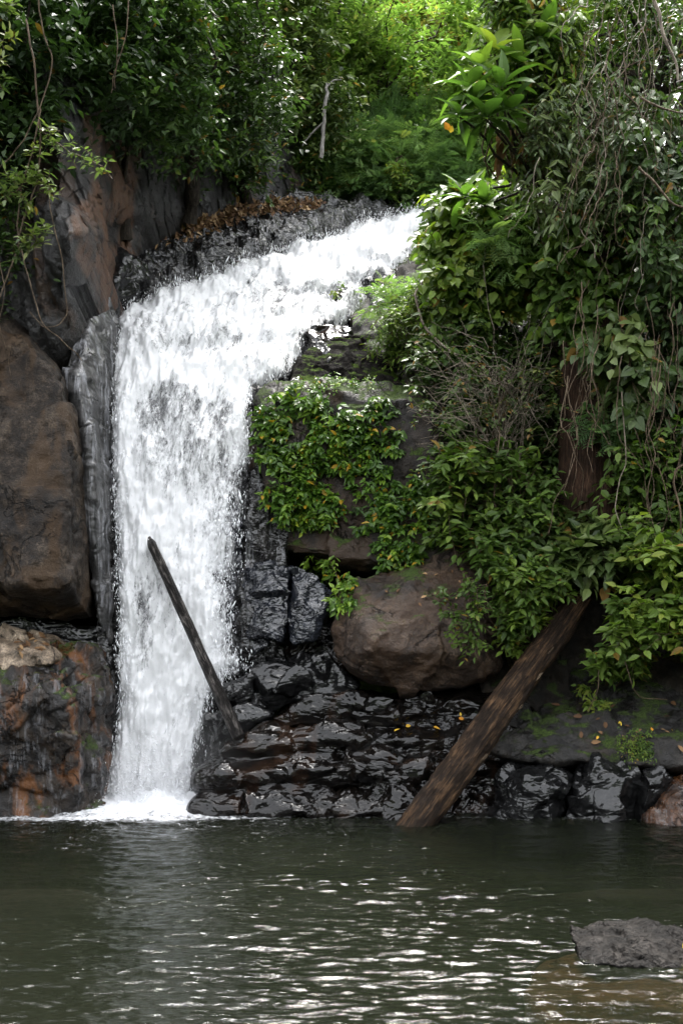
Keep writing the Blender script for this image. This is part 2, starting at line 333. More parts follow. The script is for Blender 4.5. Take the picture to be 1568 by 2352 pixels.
def relief(name, poly, Yf, step, disp, mat, thick=1.5, rag=6):
    """A rock wall or bed as real relief: sampled over its outline, set at its measured depth, roughened, given thickness behind."""
    p = np.array(poly, float); x = np.arange(p[:, 0].min(), p[:, 0].max() + step, step); y = np.arange(p[:, 1].min(), p[:, 1].max() + step, step)
    gx, gy = np.meshgrid(x, y); gx, gy = gx.ravel(), gy.ravel()
    wob = rag * fbm(np.stack([gx * .02, gy * .02, 0 * gx], -1), 3)
    keep = in_poly(gx + wob, gy + wob[::-1], poly)
    V = at(gx, gy, Yf(gx, gy)); V = V + disp(V, gx, gy)
    V, Q = compact(V, grid_faces(len(x), len(y), keep))
    e = np.sort(np.concatenate([Q[:, [0, 1]], Q[:, [1, 2]], Q[:, [2, 3]], Q[:, [3, 0]]]), 1)
    ee = np.concatenate([Q[:, [0, 1]], Q[:, [1, 2]], Q[:, [2, 3]], Q[:, [3, 0]]])
    key = e[:, 0].astype(np.int64) * len(V) + e[:, 1]; _, inv, cnt = np.unique(key, return_inverse=True, return_counts=True)
    bd = ee[cnt[inv] == 1]; n = len(V)
    bv = np.unique(bd); mp = np.full(n, -1); mp[bv] = n + np.arange(len(bv))
    V2 = V[bv] + np.array([0, thick, -0.2 * thick])
    S = np.stack([bd[:, 1], bd[:, 0], mp[bd[:, 0]], mp[bd[:, 1]]], -1)
    return link(name, make_mesh(name, np.concatenate([V, V2]), [np.concatenate([Q, S])], mat, True))

# ------------------------------------------------------------------ setting: hill, pool bed, cliffs, stream bed
def build_hill():
    X = np.linspace(-45, 45, 150); Y = np.concatenate([np.linspace(14.2, 30, 70), np.linspace(30.5, 70, 50)])
    gx, gy = np.meshgrid(X, Y); z = hill_z(gx, gy)
    V = np.stack([gx, gy, z], -1).reshape(-1, 3)
    nx = len(X)                                       # skirt down to the pool level at the front
    F = V[:nx].copy(); F[:, 2] = -1.5; F[:, 1] += 0.6
    V = np.concatenate([V, F]); k = len(Y) * nx
    i = np.arange(nx - 1); S = np.stack([k + i, k + i + 1, i + 1, i], -1)
    tag(link('hillside', make_mesh('hillside', V, [np.concatenate([grid_faces(nx, len(Y))[:, ::-1], S])], M['slope'])),
        'steep dark forest slope rising behind the waterfall', 'hill', kind='structure')
    g = np.array([[-60, -40, -1.6], [60, -40, -1.6], [60, 16, -1.6], [-60, 16, -1.6]], float)
    tag(link('pool_bed', make_mesh('pool_bed', g, [np.array([[0, 1, 2, 3]])], M['bed_mud'])), 'dark bed under the green pool', 'pool bed', kind='structure')
build_hill()
def build_added_bank():  # unseen bank behind the camera, added to darken reflections in the wet rocks
    th = np.radians(np.linspace(-62, 242, 170)); h = np.linspace(0, 1, 34); T, H = np.meshgrid(th, h); x = T.ravel(); k = H.ravel()
    top = 5.0 + 2.0 * fbm(np.stack([np.cos(x) * 2.5, np.sin(x) * 2.5, 0 * x], -1), 3)
    R = 17.5 + 7 * k ** 1.4
    V = np.stack([R * np.cos(x) * .85, 3.0 - R * np.sin(x), -1.5 + (top + 1.5) * k], -1)
    V = V + (0.9 * fbm(V * 0.7, 4))[:, None] * np.stack([-np.cos(x), np.sin(x), 0.5 + 0 * x], -1)
    tag(link('added_near_bank', make_mesh('added_near_bank', V, [grid_faces(170, 34)], M['far_green'])), 'wooded bank closing the near side of the pool', 'bank', kind='structure')
m = NT('far_green'); M['far_green'] = m.done(m.principled(**{'Base Color': m.ramp(m.noise(m.pos(), 1.5, 6, .7), [(.35, (.008, .016, .005)), (.65, (.04, .07, .015))]), 'Roughness': .8, 'Normal': m.bump(m.noise(m.pos(), 3, 5, .7), 1, .4)}))
build_added_bank()

CL_Y = tps([(0, 700, 13.7), (0, 300, 13.5), (-100, 500, 13.8), (-800, 300, 13.6), (-800, 1800, 13.2), (100, 500, 13.5), (115, 800, 13.1), (180, 700, 12.9), (180, 350, 12.9), (250, 560, 13.3), (255, 330, 13.8), (270, 560, 14.6), (290, 340, 15.0), (350, 520, 15.6), (350, 340, 15.9),
            (450, 500, 16.9), (450, 330, 17.2), (600, 470, 18.8), (600, 350, 19.0), (740, 460, 20.2), (740, 350, 20.6)], 1e-4)
def cliff_disp(V, x, y):
    c = np.stack([V[:, 0] * 1.9 + V[:, 2] * .3, V[:, 1] * 1.5, V[:, 2] * 0.28], -1)
    d = 0.26 * ridged(c + 5, 4) + 0.07 * fbm(V * 2.2, 4) + 0.04 * ridged(V * np.array([[5, 5, 1.6]]), 3)
    return d[:, None] * np.array([[-0.25, -0.95, 0.1]])
tag(relief('cliff', [(-800, 150), (700, 150), (760, 470), (600, 485), (500, 500), (430, 520), (350, 545), (335, 600), (262, 610), (235, 640), (205, 700), (203, 790), (180, 815), (130, 840), (60, 800), (-160, 800), (-800, 1900)], CL_Y, 3.5, cliff_disp, M['cliff_rock']),
    'grooved dark rock wall with a rusty stain left of the falls', 'cliff', kind='structure')
RB_Y = tps([(960, 480, 19.0), (960, 880, 14.8), (1000, 1250, 13.6), (1050, 600, 17.0), (1200, 500, 15.5), (1200, 900, 14.0), (1200, 1500, 13.2), (1500, 400, 14.4), (1500, 900, 13.7), (1500, 1520, 12.9), (1700, 400, 13.8), (1700, 1550, 12.5), (2500, 400, 13.4), (2500, 1800, 12.0), (840, 700, 16.6), (840, 880, 15.0)])
def bank_disp(V, x, y):
    d = 0.25 * fbm(V * np.array([[1.1, 1.1, 0.7]]), 4) + 0.06 * ridged(V * 4, 2)
    return d[:, None] * np.array([[-0.1, -1.0, 0.0]])
tag(relief('bank', [(810, 700), (960, 560), (1010, 480), (1150, 430), (1750, 330), (2500, 330), (2500, 1900), (1750, 1900), (980, 1640), (980, 1300), (900, 900), (800, 880)], RB_Y, 6, bank_disp, M['earth']),
    'overgrown earth bank right of the waterfall', 'bank', kind='structure')

def bed_disp(V, x, y):
    d = 0.16 * ridged(V * np.array([[1.3, 1.3, 1.3]]), 3) + 0.12 * fbm(V * 3.1, 4)
    return d[:, None] * np.array([[0, -0.8, 0.45]]) + (np.array([[0, 0.62, -0.40]]) * smooth(-25, 45, np.where(in_poly(x, y, WF_POLY), 1, -1) * edge_dist(x, y, WF_POLY))[:, None] + np.array([[0, 0.05, -0.04]]))
tag(relief('stream_bed', [(190, 800), (205, 650), (330, 560), (340, 525), (430, 505), (520, 480), (640, 452), (760, 455), (1060, 455), (1060, 640), (900, 720), (860, 800), (760, 900), (680, 1000), (660, 1300), (620, 1600), (560, 1900), (180, 1900), (225, 1500), (232, 900)],
           WF_Y, 3.5, bed_disp, M['bed_rock']), 'dark wet rock stream bed under and beside the falls', 'stream bed', kind='structure')

# ------------------------------------------------------------------ rocks
def hull_mesh(pieces, vox):
    bm = bmesh.new()
    for pts in pieces:
        vs = [bm.verts.new(tuple(p)) for p in pts]
        r = bmesh.ops.convex_hull(bm, input=vs)
        dead = [g for g in set(r['geom_interior']) | set(r['geom_unused']) if isinstance(g, bmesh.types.BMVert) and g.is_valid]
        if dead: bmesh.ops.delete(bm, geom=list(set(dead)), context='VERTS')
    bmesh.ops.recalc_face_normals(bm, faces=bm.faces)
    me = bpy.data.meshes.new('hull'); bm.to_mesh(me); bm.free()
    o = bpy.data.objects.new('hull', me); COL.objects.link(o)
    md = o.modifiers.new('r', 'REMESH'); md.mode = 'VOXEL'; md.voxel_size = vox; md.adaptivity = 0
    ev = o.evaluated_get(bpy.context.evaluated_depsgraph_get()); m2 = bpy.data.meshes.new_from_object(ev)
    bpy.data.objects.remove(o); bpy.data.meshes.remove(me)
    V = np.empty(len(m2.vertices) * 3); m2.vertices.foreach_get('co', V); V = V.reshape(-1, 3)
    Q = np.empty(len(m2.loops), np.int32); m2.loops.foreach_get('vertex_index', Q); Q = Q.reshape(-1, 4)
    E = np.empty(len(m2.edges) * 2, np.int32); m2.edges.foreach_get('vertices', E); E = E.reshape(-1, 2)
    bpy.data.meshes.remove(m2)
    return V, Q, E
def vnormals(V, Q):
    n = np.cross(V[Q[:, 2]] - V[Q[:, 0]], V[Q[:, 3]] - V[Q[:, 1]]); N = np.zeros_like(V)
    for k in range(4): np.add.at(N, Q[:, k], n)
    return unit(N)
def relax(V, E, it):
    deg = np.bincount(E.ravel(), minlength=len(V))[:, None]
    for _ in range(it):
        S = np.zeros_like(V); np.add.at(S, E[:, 0], V[E[:, 1]]); np.add.at(S, E[:, 1], V[E[:, 0]]); V = 0.4 * V + 0.6 * S / deg
    return V
def rough_rock(pieces, vox, amp, freq, facets, rnd, seed, strat=0.0, frac=1.0):
    vox = vox * 0.68; rnd = int(rnd * 1.6) + 1
    V, Q, E = hull_mesh(pieces, vox); r = rng(seed); V = relax(V, E, rnd)
    N = vnormals(V, Q); off = r.uniform(-50, 50, 3)
    d = amp * fbm((V + off) * freq, 3)
    if facets:
        sd = V[r.choice(len(V), min(34, len(V)), replace=False)] + r.normal(size=(min(34, len(V)), 3)) * 0.15
        tl = r.normal(size=sd.shape) * facets; W = V + 0.12 * np.stack([fbm((V + off) * 2.3 + k * 31, 2) for k in range(3)], -1)
        near = ((W[:, None] - sd[None]) ** 2).sum(-1).argmin(1)
        d = d + np.clip(((W - sd[near]) * tl[near]).sum(1), -0.16, 0.16)
    if strat: d = d + strat * ridged(np.stack([V[:, 0] * 0.9, V[:, 1] * 0.9, V[:, 2] * 3.4], -1) + off, 3)
    V = V + d[:, None] * N; V = relax(V, E, 1)
    N = vnormals(V, Q); d2 = amp * (0.14 + .16 * frac) * fbm((V + off) * freq * 4.1, 4) - frac * amp * 0.35 * np.clip(ridged((V + off) * freq * 1.7, 2) - 0.9, 0, 1)
    wq = (V + off) + 0.15 * np.stack([perlin((V + off) * 2.1 + 11 * k) for k in range(3)], -1)
    for k, f in enumerate((0.55, 0.9)): d2 = d2 - frac * amp * (0.7 - .2 * k) * smooth(0.035, 0.0, np.abs(perlin(wq * freq * f + 70 * k))) * smooth(-.15, .15, perlin(wq * freq * .5 + 9 + k))     # fractures
    d2 = d2 + frac * amp * 0.10 * fbm((V + off) * freq * 13, 2)
    return V + d2[:, None] * N, Q
ROCK_GROUP = {}
def rock(name, label, pieces, mat, vox=0.045, amp=0.07, freq=1.6, facets=0.12, rnd=3, seed=1, strat=0.0, cat='rock', group=None):
    V, Q = rough_rock(pieces, vox, amp, freq, facets, rnd, seed, strat, .15 if mat in ('black_wet', 'grey_wet', 'film_rock') else 1.0)
    c = np.array([V[:, 0].mean(), V[:, 1].mean(), V[:, 2].min()])
    o = link(name, make_mesh(name, V - c, [Q], M[mat])); o.location = c
    return tag(o, label, cat, group)
def px(outline, Y, front=(), thick=1.2, back=0.85):
    """A convex piece: its outline at depth Y (a number or a function of x, y), nearer points, and a smaller outline behind."""
    o = np.array([q[:2] for q in outline], float)
    Yo = np.array([q[2] if len(q) > 2 else (Y(q[0], q[1]) if callable(Y) else Y) for q in outline], float)
    P = [at(o[:, 0], o[:, 1], Yo)]
    if len(front): f = np.array(front, float); P.append(at(f[:, 0], f[:, 1], f[:, 2]))
    B = at(o[:, 0], o[:, 1], Yo); c = B.mean(0); B = c + (B - c) * back; B[:, 1] = Yo.max() + thick; P.append(B)
    return np.concatenate(P)

rock('boulder', 'huge brown flat-faced boulder overhanging a dark cave on the left',
     [px([(-330, 700, 12.6), (0, 705, 12.8), (60, 745, 12.8), (130, 828, 12.7), (160, 880, 12.6), (178, 950, 12.6), (184, 1060, 12.55), (192, 1200, 12.55), (200, 1340, 12.6), (214, 1425, 12.8), (130, 1425, 12.9), (-330, 1420, 12.9)], 12.8,
         [(-330, 1345, 11.7), (0, 1338, 11.7), (80, 1338, 11.7), (152, 1328, 11.75), (160, 1150, 12.0), (172, 1000, 12.2), (150, 890, 12.3), (60, 790, 12.4), (-330, 740, 12.3)], 1.6)],
     'left_rock', 0.04, 0.06, 1.3, 0.07, 3, 3, cat='boulder')
rock('wet_slab', 'tall grey slab beside the falls with thin water running down it',
     [px([(140, 838, 12.9), (178, 780, 13.2), (208, 725, 13.5), (213, 650, 14.0), (245, 665, 14.1), (262, 740, 14.0), (254, 880, 13.7), (257, 1200, 13.4), (268, 1470, 13.2), (262, 1500, 13.1), (225, 1430, 12.75), (195, 1200, 12.6), (178, 950, 12.65)], 13.2, [(205, 1000, 12.55), (225, 1300, 12.6), (190, 870, 12.8), (175, 860, 12.75)], 1.2)],
     'film_rock', 0.04, 0.035, 1.4, 0.07, 2, 5, cat='rock slab')
rock('boulder', 'lower left boulder streaked rusty orange with water trickling into the pool',
     [px([(-330, 1530, 12.4), (0, 1530, 12.4), (100, 1525, 12.4), (150, 1500, 12.5), (215, 1490, 12.7), (242, 1535, 12.7), (258, 1600, 12.7), (258, 1660, 12.7), (246, 1720, 12.7), (232, 1800, 12.7), (228, 1900, 12.75), (-330, 1900, 12.4)], 12.5,
         [(-330, 1600, 12.0), (60, 1570, 12.0), (140, 1560, 12.0), (170, 1640, 11.9), (190, 1900, 12.1), (100, 1900, 12.0), (-330, 1900, 12.0), (215, 1640, 12.3)], 1.5)],
     'rust_rock', 0.04, 0.09, 1.7, 0.16, 3, 8, cat='boulder')
rock('rock_ledge', 'pale tan ledge with dead leaves below the overhanging boulder',
     [px([(-330, 1440, 12.6), (0, 1440, 12.6), (50, 1448, 12.6), (100, 1462, 12.5), (128, 1490, 12.3), (136, 1515, 12.2), (118, 1530, 12.1), (60, 1536, 12.0), (-330, 1540, 12.0)], 12.4, [(0, 1490, 12.0), (70, 1500, 12.0)], 0.8)],
     'tan_rock', 0.035, 0.05, 2.0, 0.12, 2, 11)
rock('cave_rock', 'black rock in the cave under the left boulder',
     [px([(-330, 1400, 13.2), (130, 1400, 13.2), (245, 1440, 13.1), (262, 1510, 13.1), (250, 1640, 13.1), (-330, 1640, 13.2)], 13.1, [], 1.5)], 'grey_wet', 0.06, 0.08, 1.5, 0.1, 2, 12)
rock('grey_rock', 'rounded pale grey rock at the foot of the cliff above the falls',
     [px([(222, 640, 14.4), (240, 600, 14.9), (275, 568, 15.2), (310, 562, 15.4), (338, 590, 15.4), (340, 640, 15.2), (322, 680, 15.0), (285, 715, 14.6), (262, 730, 14.4), (240, 690, 14.3)], 14.9, [(270, 640, 14.3), (305, 620, 14.8)], 1.0)],
     'grey_wet', 0.035, 0.07, 2.2, 0.22, 2, 13)

# centre block and what stands round it
rock('rock_block', 'square dark block with mossy top behind the ivy',
     [px([(582, 905), (600, 880), (640, 872), (760, 872), (830, 880), (930, 882), (1020, 900), (1060, 1000), (1080, 1330), (900, 1330), (700, 1300), (615, 1290), (615, 1200), (590, 1130), (578, 1030), (577, 950)],
         lambda x, y: 13.9 + (1000 - y) * 0.0006, [(600, 930, 13.7), (700, 915, 13.65), (900, 920, 13.6), (620, 1080, 13.5), (640, 1270, 13.35), (810, 1290, 13.3), (1000, 1290, 13.2), (990, 950, 13.6)], 2.2)],
     'block_rock', 0.045, 0.06, 1.5, 0.10, 2, 21)
rock('capstone', 'sloping dark rock on top of the mossy block',
     [px([(665, 872, 14.3), (690, 822, 14.7), (722, 787, 15.1), (765, 772, 15.3), (835, 765, 15.4), (870, 800, 15.3), (930, 885, 14.6), (800, 892, 14.2), (720, 885, 14.2)], 14.6, [(780, 840, 14.4)], 1.2)],
     'cap_rock', 0.04, 0.06, 1.8, 0.14, 2, 22)
rock('wet_stone', 'small black wet stone at the right lip of the falls',
     [px([(703, 765, 15.2), (722, 752, 15.4), (760, 745, 15.5), (800, 747, 15.5), (806, 772, 15.3), (760, 786, 15.1), (715, 788, 15.1)], 15.3, [], 0.6)], 'black_wet', 0.03, 0.03, 2.5, 0.12, 1, 23)
rock('wet_stone', 'dark stone with a green tuft poking through the upper falls',
     [px([(765, 700, 16.3), (772, 668, 16.5), (790, 657, 16.6), (812, 668, 16.6), (815, 705, 16.4), (790, 716, 16.2)], 16.4, [], 0.6)], 'black_wet', 0.03, 0.03, 2.5, 0.15, 1, 24)
rock('wet_stone', 'low black stone splitting the water under the crest',
     [px([(838, 640, 17.2), (850, 615, 17.5), (885, 607, 17.6), (908, 620, 17.6), (912, 645, 17.3), (870, 655, 17.1)], 17.4, [], 0.5)], 'black_wet', 0.03, 0.03, 2.5, 0.15, 1, 25)
rock('wet_rock', 'dark wet rock behind the spray beneath the mossy block',
     [px([(520, 1190, 13.75), (575, 1130, 13.8), (612, 1190, 13.6), (590, 1212, 13.5), (565, 1212, 13.5), (570, 1300, 13.55), (560, 1500, 13.4), (500, 1500, 13.4)], 13.6, [], 1.0)], 'blue_wet', 0.04, 0.05, 2.0, 0.2, 2, 26)
rock('wet_rock', 'bluish glossy wet rock face at the edge of the spray',
     [px([(563, 1308, 13.25), (600, 1300, 13.2), (662, 1306, 13.1), (668, 1400, 12.95), (652, 1452, 12.9), (612, 1490, 12.95), (580, 1510, 13.0), (556, 1440, 13.1)], 13.1, [(610, 1400, 12.95)], 1.0)], 'blue_wet', 0.03, 0.06, 2.6, 0.2, 2, 27)
rock('wet_rock', 'grey wet rock between the bluish face and the round boulder',
     [px([(669, 1306, 13.1), (722, 1312, 13.1), (750, 1368, 13.0), (744, 1428, 12.95), (712, 1466, 12.95), (672, 1478, 13.0), (657, 1440, 13.0)], 13.05, [(700, 1390, 12.9)], 1.0)], 'blue_wet', 0.03, 0.05, 2.6, 0.2, 2, 28)
rock('cave_rock', 'black recess rock under the bluish wet face',
     [px([(540, 1440, 13.6), (760, 1400, 13.6), (790, 1560, 13.4), (540, 1580, 13.5)], 13.6, [], 1.0)], 'black_wet', 0.06, 0.06, 1.8, 0.15, 2, 29)
rock('boulder', 'big round reddish-brown boulder above the black ledge',
     [px([(768, 1390, 12.9), (785, 1350, 13.0), (815, 1333, 13.05), (880, 1308, 13.1), (960, 1288, 13.1), (1025, 1260, 13.1), (1060, 1250, 13.1), (1105, 1300, 13.0), (1150, 1390, 12.9), (1172, 1490, 12.8), (1140, 1545, 12.7), (1080, 1552, 12.65), (1030, 1562, 12.6), (1005, 1585, 12.6), (935, 1590, 12.6), (860, 1576, 12.6), (800, 1545, 12.65), (770, 1512, 12.7), (759, 1450, 12.8)], 12.9,
         [(900, 1440, 12.2), (850, 1490, 12.15), (960, 1500, 12.15), (1060, 1500, 12.25), (830, 1420, 12.4), (1000, 1400, 12.35)], 1.3)],
     'brown_rock', 0.035, 0.06, 1.4, 0.06, 6, 31, cat='boulder')
for lb, o, Y, f, s in [
    ('rounded grey wet rock, largest of those at the foot of the spray', [(563, 1530), (600, 1517), (660, 1512), (745, 1510), (770, 1530), (755, 1575), (700, 1605), (625, 1637), (590, 1620), (572, 1570)], 12.95, [(650, 1570, 12.7), (610, 1590, 12.7)], 41),
    ('small grey wet rock where the pole crosses the spray', [(498, 1585), (530, 1560), (580, 1551), (586, 1606), (545, 1625), (500, 1632)], 12.85, [(540, 1590, 12.7)], 42),
    ('low grey wet rock half veiled by falling water', [(474, 1645), (525, 1620), (570, 1612), (625, 1641), (590, 1668), (540, 1680), (485, 1712)], 12.7, [(530, 1660, 12.55)], 43),
    ('smooth wet reddish slab under the round boulder', [(620, 1652), (660, 1625), (715, 1602), (800, 1588), (910, 1600), (900, 1640), (780, 1660), (690, 1672)], 12.6, [(740, 1630, 12.5)], 44),
    ('dark wet rock wedged left of the round boulder', [(690, 1520), (745, 1500), (790, 1540), (830, 1575), (800, 1612), (720, 1606)], 12.9, [], 45)]:
    rock('wet_rock', lb, [px(o, Y, f, 0.9)], 'grey_wet' if s != 44 else 'black_wet', 0.032, 0.04, 2.2, 0.12, 3, s)
def tier(x0, x1, y0, y1, Yt, Yb, sk, th=1.1):
    """One rounded layer of a stepped ledge, leaning back at the top and dipping by sk."""
    xm = (x0 + x1) / 2; o = [(x0, y1 - 8, Yb + .1), (x0 + 12, (y0 + y1) / 2 + sk * .5, Yb + .05), (x0 + 45, y0 + sk + 10, Yt), (xm, y0, Yt + .05), (x1 - 40, y0 - sk + 8, Yt), (x1 - 8, (y0 + y1) / 2, Yb + .08), (x1, y1, Yb + .1)]
    return px(o, Yt, [(x0 + 50, y1 - 30, Yb - .10), (xm, (y0 + y1) / 2 + 6, Yb - .12), (x1 - 50, y1 - 36, Yb - .10), (xm, y1 + 6, Yb + .02)], th)
rock('rock_ledge', 'low black dripping ledge at the waterline right of the falls',
     [tier(434, 610, 1798, 1905, 12.25, 12.05, 6), tier(560, 790, 1790, 1905, 12.2, 12.0, -8), tier(740, 1000, 1806, 1905, 12.15, 11.95, 6), tier(458, 700, 1728, 1812, 12.4, 12.18, 14), tier(640, 930, 1722, 1800, 12.38, 12.14, -6), tier(505, 705, 1672, 1745, 12.55, 12.32, 12), tier(650, 860, 1650, 1735, 12.6, 12.34, -8), tier(800, 960, 1690, 1770, 12.5, 12.26, 5)],
     'black_wet', 0.035, 0.05, 1.5, 0.12, 2, 51, 0.045)
rock('rock_ledge', 'upper black wet shelf between the round boulder and the leaning log',
     [tier(760, 1010, 1606, 1672, 12.95, 12.6, 6), tier(960, 1230, 1576, 1660, 13.0, 12.62, -8), tier(800, 1060, 1650, 1740, 12.75, 12.4, 8), tier(1000, 1200, 1640, 1750, 12.7, 12.36, -6), tier(900, 1150, 1716, 1800, 12.5, 12.25, 6)],
     'black_wet', 0.035, 0.05, 1.5, 0.12, 2, 52, 0.045)
rock('wet_rock', 'rounded black rock at the waterline just left of the log foot',
     [px([(835, 1900, 11.95), (842, 1790, 12.1), (880, 1762, 12.2), (950, 1755, 12.2), (990, 1775, 12.15), (1000, 1900, 11.9)], 12.1, [(900, 1800, 11.85), (920, 1900, 11.75)], 0.8)], 'black_wet', 0.032, 0.06, 2.2, 0.18, 2, 53)
rock('wet_rock', 'black rock in the shadow behind the log',
     [px([(985, 1900, 12.2), (1010, 1780, 12.4), (1080, 1740, 12.5), (1150, 1740, 12.4), (1160, 1900, 12.1)], 12.3, [], 0.9)], 'black_wet', 0.04, 0.06, 2.0, 0.18, 2, 54)
rock('rock_slab', 'broad dark sloping slab with mossy patches right of the log',
     [px([(1264, 1572, 13.1), (1310, 1546, 13.2), (1400, 1532, 13.2), (2150, 1515, 12.9), (2150, 1790, 11.6), (1430, 1755, 11.75), (1370, 1728, 11.95), (1280, 1732, 12.0), (1200, 1745, 12.0), (1138, 1735, 12.1), (1128, 1690, 12.3), (1200, 1640, 12.7)], 12.6, [(1380, 1660, 12.2), (1560, 1690, 11.85)], 1.0)],
     'slab_rock', 0.04, 0.06, 1.7, 0.18, 2, 55)
for lb, o, Y, f, mt, s in [
    ('rounded glossy black rock under the slab beside the log', [(1138, 1900), (1142, 1790), (1165, 1760), (1205, 1745), (1275, 1742), (1302, 1772), (1315, 1815), (1290, 1880), (1285, 1900)], 12.0, [(1200, 1790, 11.75), (1260, 1800, 11.7), (1210, 1900, 11.7)], 'grey_wet', 61),
    ('angular dark block at the waterline with a pointed top', [(1300, 1900), (1318, 1792), (1358, 1742), (1382, 1732), (1428, 1744), (1472, 1764), (1466, 1900)], 11.9, [(1380, 1780, 11.65), (1430, 1790, 11.6), (1400, 1900, 11.55)], 'grey_wet', 62),
    ('narrow upright dark rock beside the angular block', [(1462, 1900), (1470, 1768), (1520, 1760), (1548, 1788), (1520, 1840), (1490, 1900)], 11.75, [(1490, 1800, 11.55)], 'grey_wet', 63),
    ('wet rusty orange rock at the right end of the waterline', [(1484, 1900), (1500, 1862), (1545, 1806), (1590, 1780), (1680, 1800), (1720, 1900)], 11.5, [(1560, 1840, 11.3), (1560, 1900, 11.2)], 'rust_small', 64)]:
    rock('wet_rock', lb, [px(o, Y, f, 0.9)], mt, 0.032, 0.045, 1.8, 0.16, 2, s)
pr = rock('pool_rock', 'rough pitted stone breaking the pool surface near the shore',
     [px([(1332, 2200, 6.15), (1372, 2172, 6.3), (1412, 2154, 6.35), (1484, 2143, 6.4), (1532, 2140, 6.4), (1556, 2154, 6.4), (1640, 2170, 6.4), (1640, 2225, 6.1), (1332, 2212, 6.05)], 6.2, [(1400, 2220, 5.96), (1500, 2226, 5.92), (1600, 2230, 5.92), (1480, 2172, 6.15)], 0.4)],
     'pool_rock', 0.014, 0.03, 5.0, 0.10, 1, 71)
ap = rng(5)
V, Q = rough_rock([np.array([[1.05, 5.75, -0.07], [1.5, 5.55, -0.06], [2.6, 5.55, -0.06], [2.8, 6.7, -0.08], [1.6, 6.6, -0.055], [1.2, 6.2, -0.055], [2.0, 6.0, -0.045], [1.1, 5.6, -0.5], [1.2, 5.2, -0.6], [2.7, 5.2, -0.6], [2.7, 6.6, -0.6], [1.2, 6.5, -0.6]])], 0.04, 0.03, 2.0, 0.05, 3, 72)
apron = link('apron', make_mesh('apron', V - np.array(pr.location), [Q], M['sub_rock']), pr); apron['label'] = 'brown submerged foot of the stone'

# ------------------------------------------------------------------ the waterfall
def wf_material():
    m = NT('white_water'); fl = m.attr('flow', 'Vector'); ed = m.attr('edge'); de = m.attr('dens')
    n1 = m.noise(m.map(fl, (11, 4.6, 1)), 1.0, 7, 0.72, 0.8); n2 = m.noise(m.map(fl, (3.0, 1.2, 1), (4, 2, 0)), 1.0, 5, 0.62, 0.8)
    n3 = m.noise(m.map(fl, (40, 18, 1), (1, 7, 0)), 1.0, 4, 0.75)
    s = m.math('ADD', m.math('ADD', m.math('MULTIPLY', n1, 0.40), m.math('MULTIPLY', n2, 0.32)), m.math('MULTIPLY', n3, 0.28))
    body = m.sstep(m.math('ADD', s, de), 0.455, 0.60)
    rim = m.sstep(m.math('ADD', ed, m.math('MULTIPLY', m.math('SUBTRACT', m.math('ADD', m.math('MULTIPLY', n1, .5), m.math('MULTIPLY', n2, .5)), 0.5), 2.4)), 0.0, 0.75)
    al = m.math('MULTIPLY', m.math('ADD', m.math('MULTIPLY', body, 0.80), 0.20), rim, True)
    col = m.ramp(m.math('ADD', m.math('MULTIPLY', s, 0.7), m.math('MULTIPLY', m.math('ADD', de, 0.1), 0.5)), [(0.28, (0.74, 0.75, 0.775)), (0.46, (0.95, 0.955, 0.96))])  # grey-blue low stop paints shade into the thinner streaks
    nb = m.bump(s, 0.2, 0.05)
    p = m.principled(**{'Base Color': col, 'Roughness': 0.45, 'Normal': nb, 'Specular IOR Level': 0.3})
    tr = m.n('ShaderNodeBsdfTranslucent'); m.set(tr.inputs['Color'], (0.85, 0.86, 0.88))
    w = m.mixs(0.35, p, tr.outputs[0]); t = m.n('ShaderNodeBsdfTransparent')
    return m.done(m.mixs(al, t.outputs[0], w))
M['white_water'] = wf_material()
m = NT('droplet'); M['droplet'] = m.done(m.principled(**{'Base Color': (0.85, 0.86, 0.88), 'Roughness': 0.3}))
# where the water is thin (negative) or thick (positive): x, y, half-width, half-height, amount
WF_D = [(620, 690, 130, 34, -.17), (760, 700, 70, 40, -.15), (870, 640, 70, 26, -.20), (830, 690, 30, 50, -.12), (480, 795, 120, 26, -.12), (620, 850, 60, 40, -.11), (355, 950, 60, 60, -.17), (460, 960, 70, 70, -.17), (520, 980, 45, 90, -.12), (400, 1060, 90, 70, -.13),
        (480, 1100, 60, 60, -.11), (335, 1400, 34, 130, -.16), (320, 1330, 30, 80, -.08), (520, 1300, 30, 160, -.15), (545, 1150, 30, 90, -.14), (430, 1250, 60, 60, -.06), (410, 1680, 40, 60, -.08), (420, 1790, 40, 50, -.09), (330, 760, 30, 30, -.12), (300, 740, 20, 20, -.12), (860, 590, 70, 25, -.07), (940, 600, 30, 30, -.13), (540, 790, 160, 12, -.06),
        (285, 1050, 26, 330, .16), (290, 1500, 26, 220, .10), (330, 1210, 70, 60, .12), (340, 1650, 90, 60, .14), (330, 1810, 90, 60, .16), (650, 590, 180, 28, .12), (860, 520, 120, 26, .12), (420, 690, 120, 25, .08), (560, 960, 18, 60, .10), (400, 860, 120, 30, .08), (450, 1500, 50, 60, .05), (520, 1530, 40, 25, .08)]
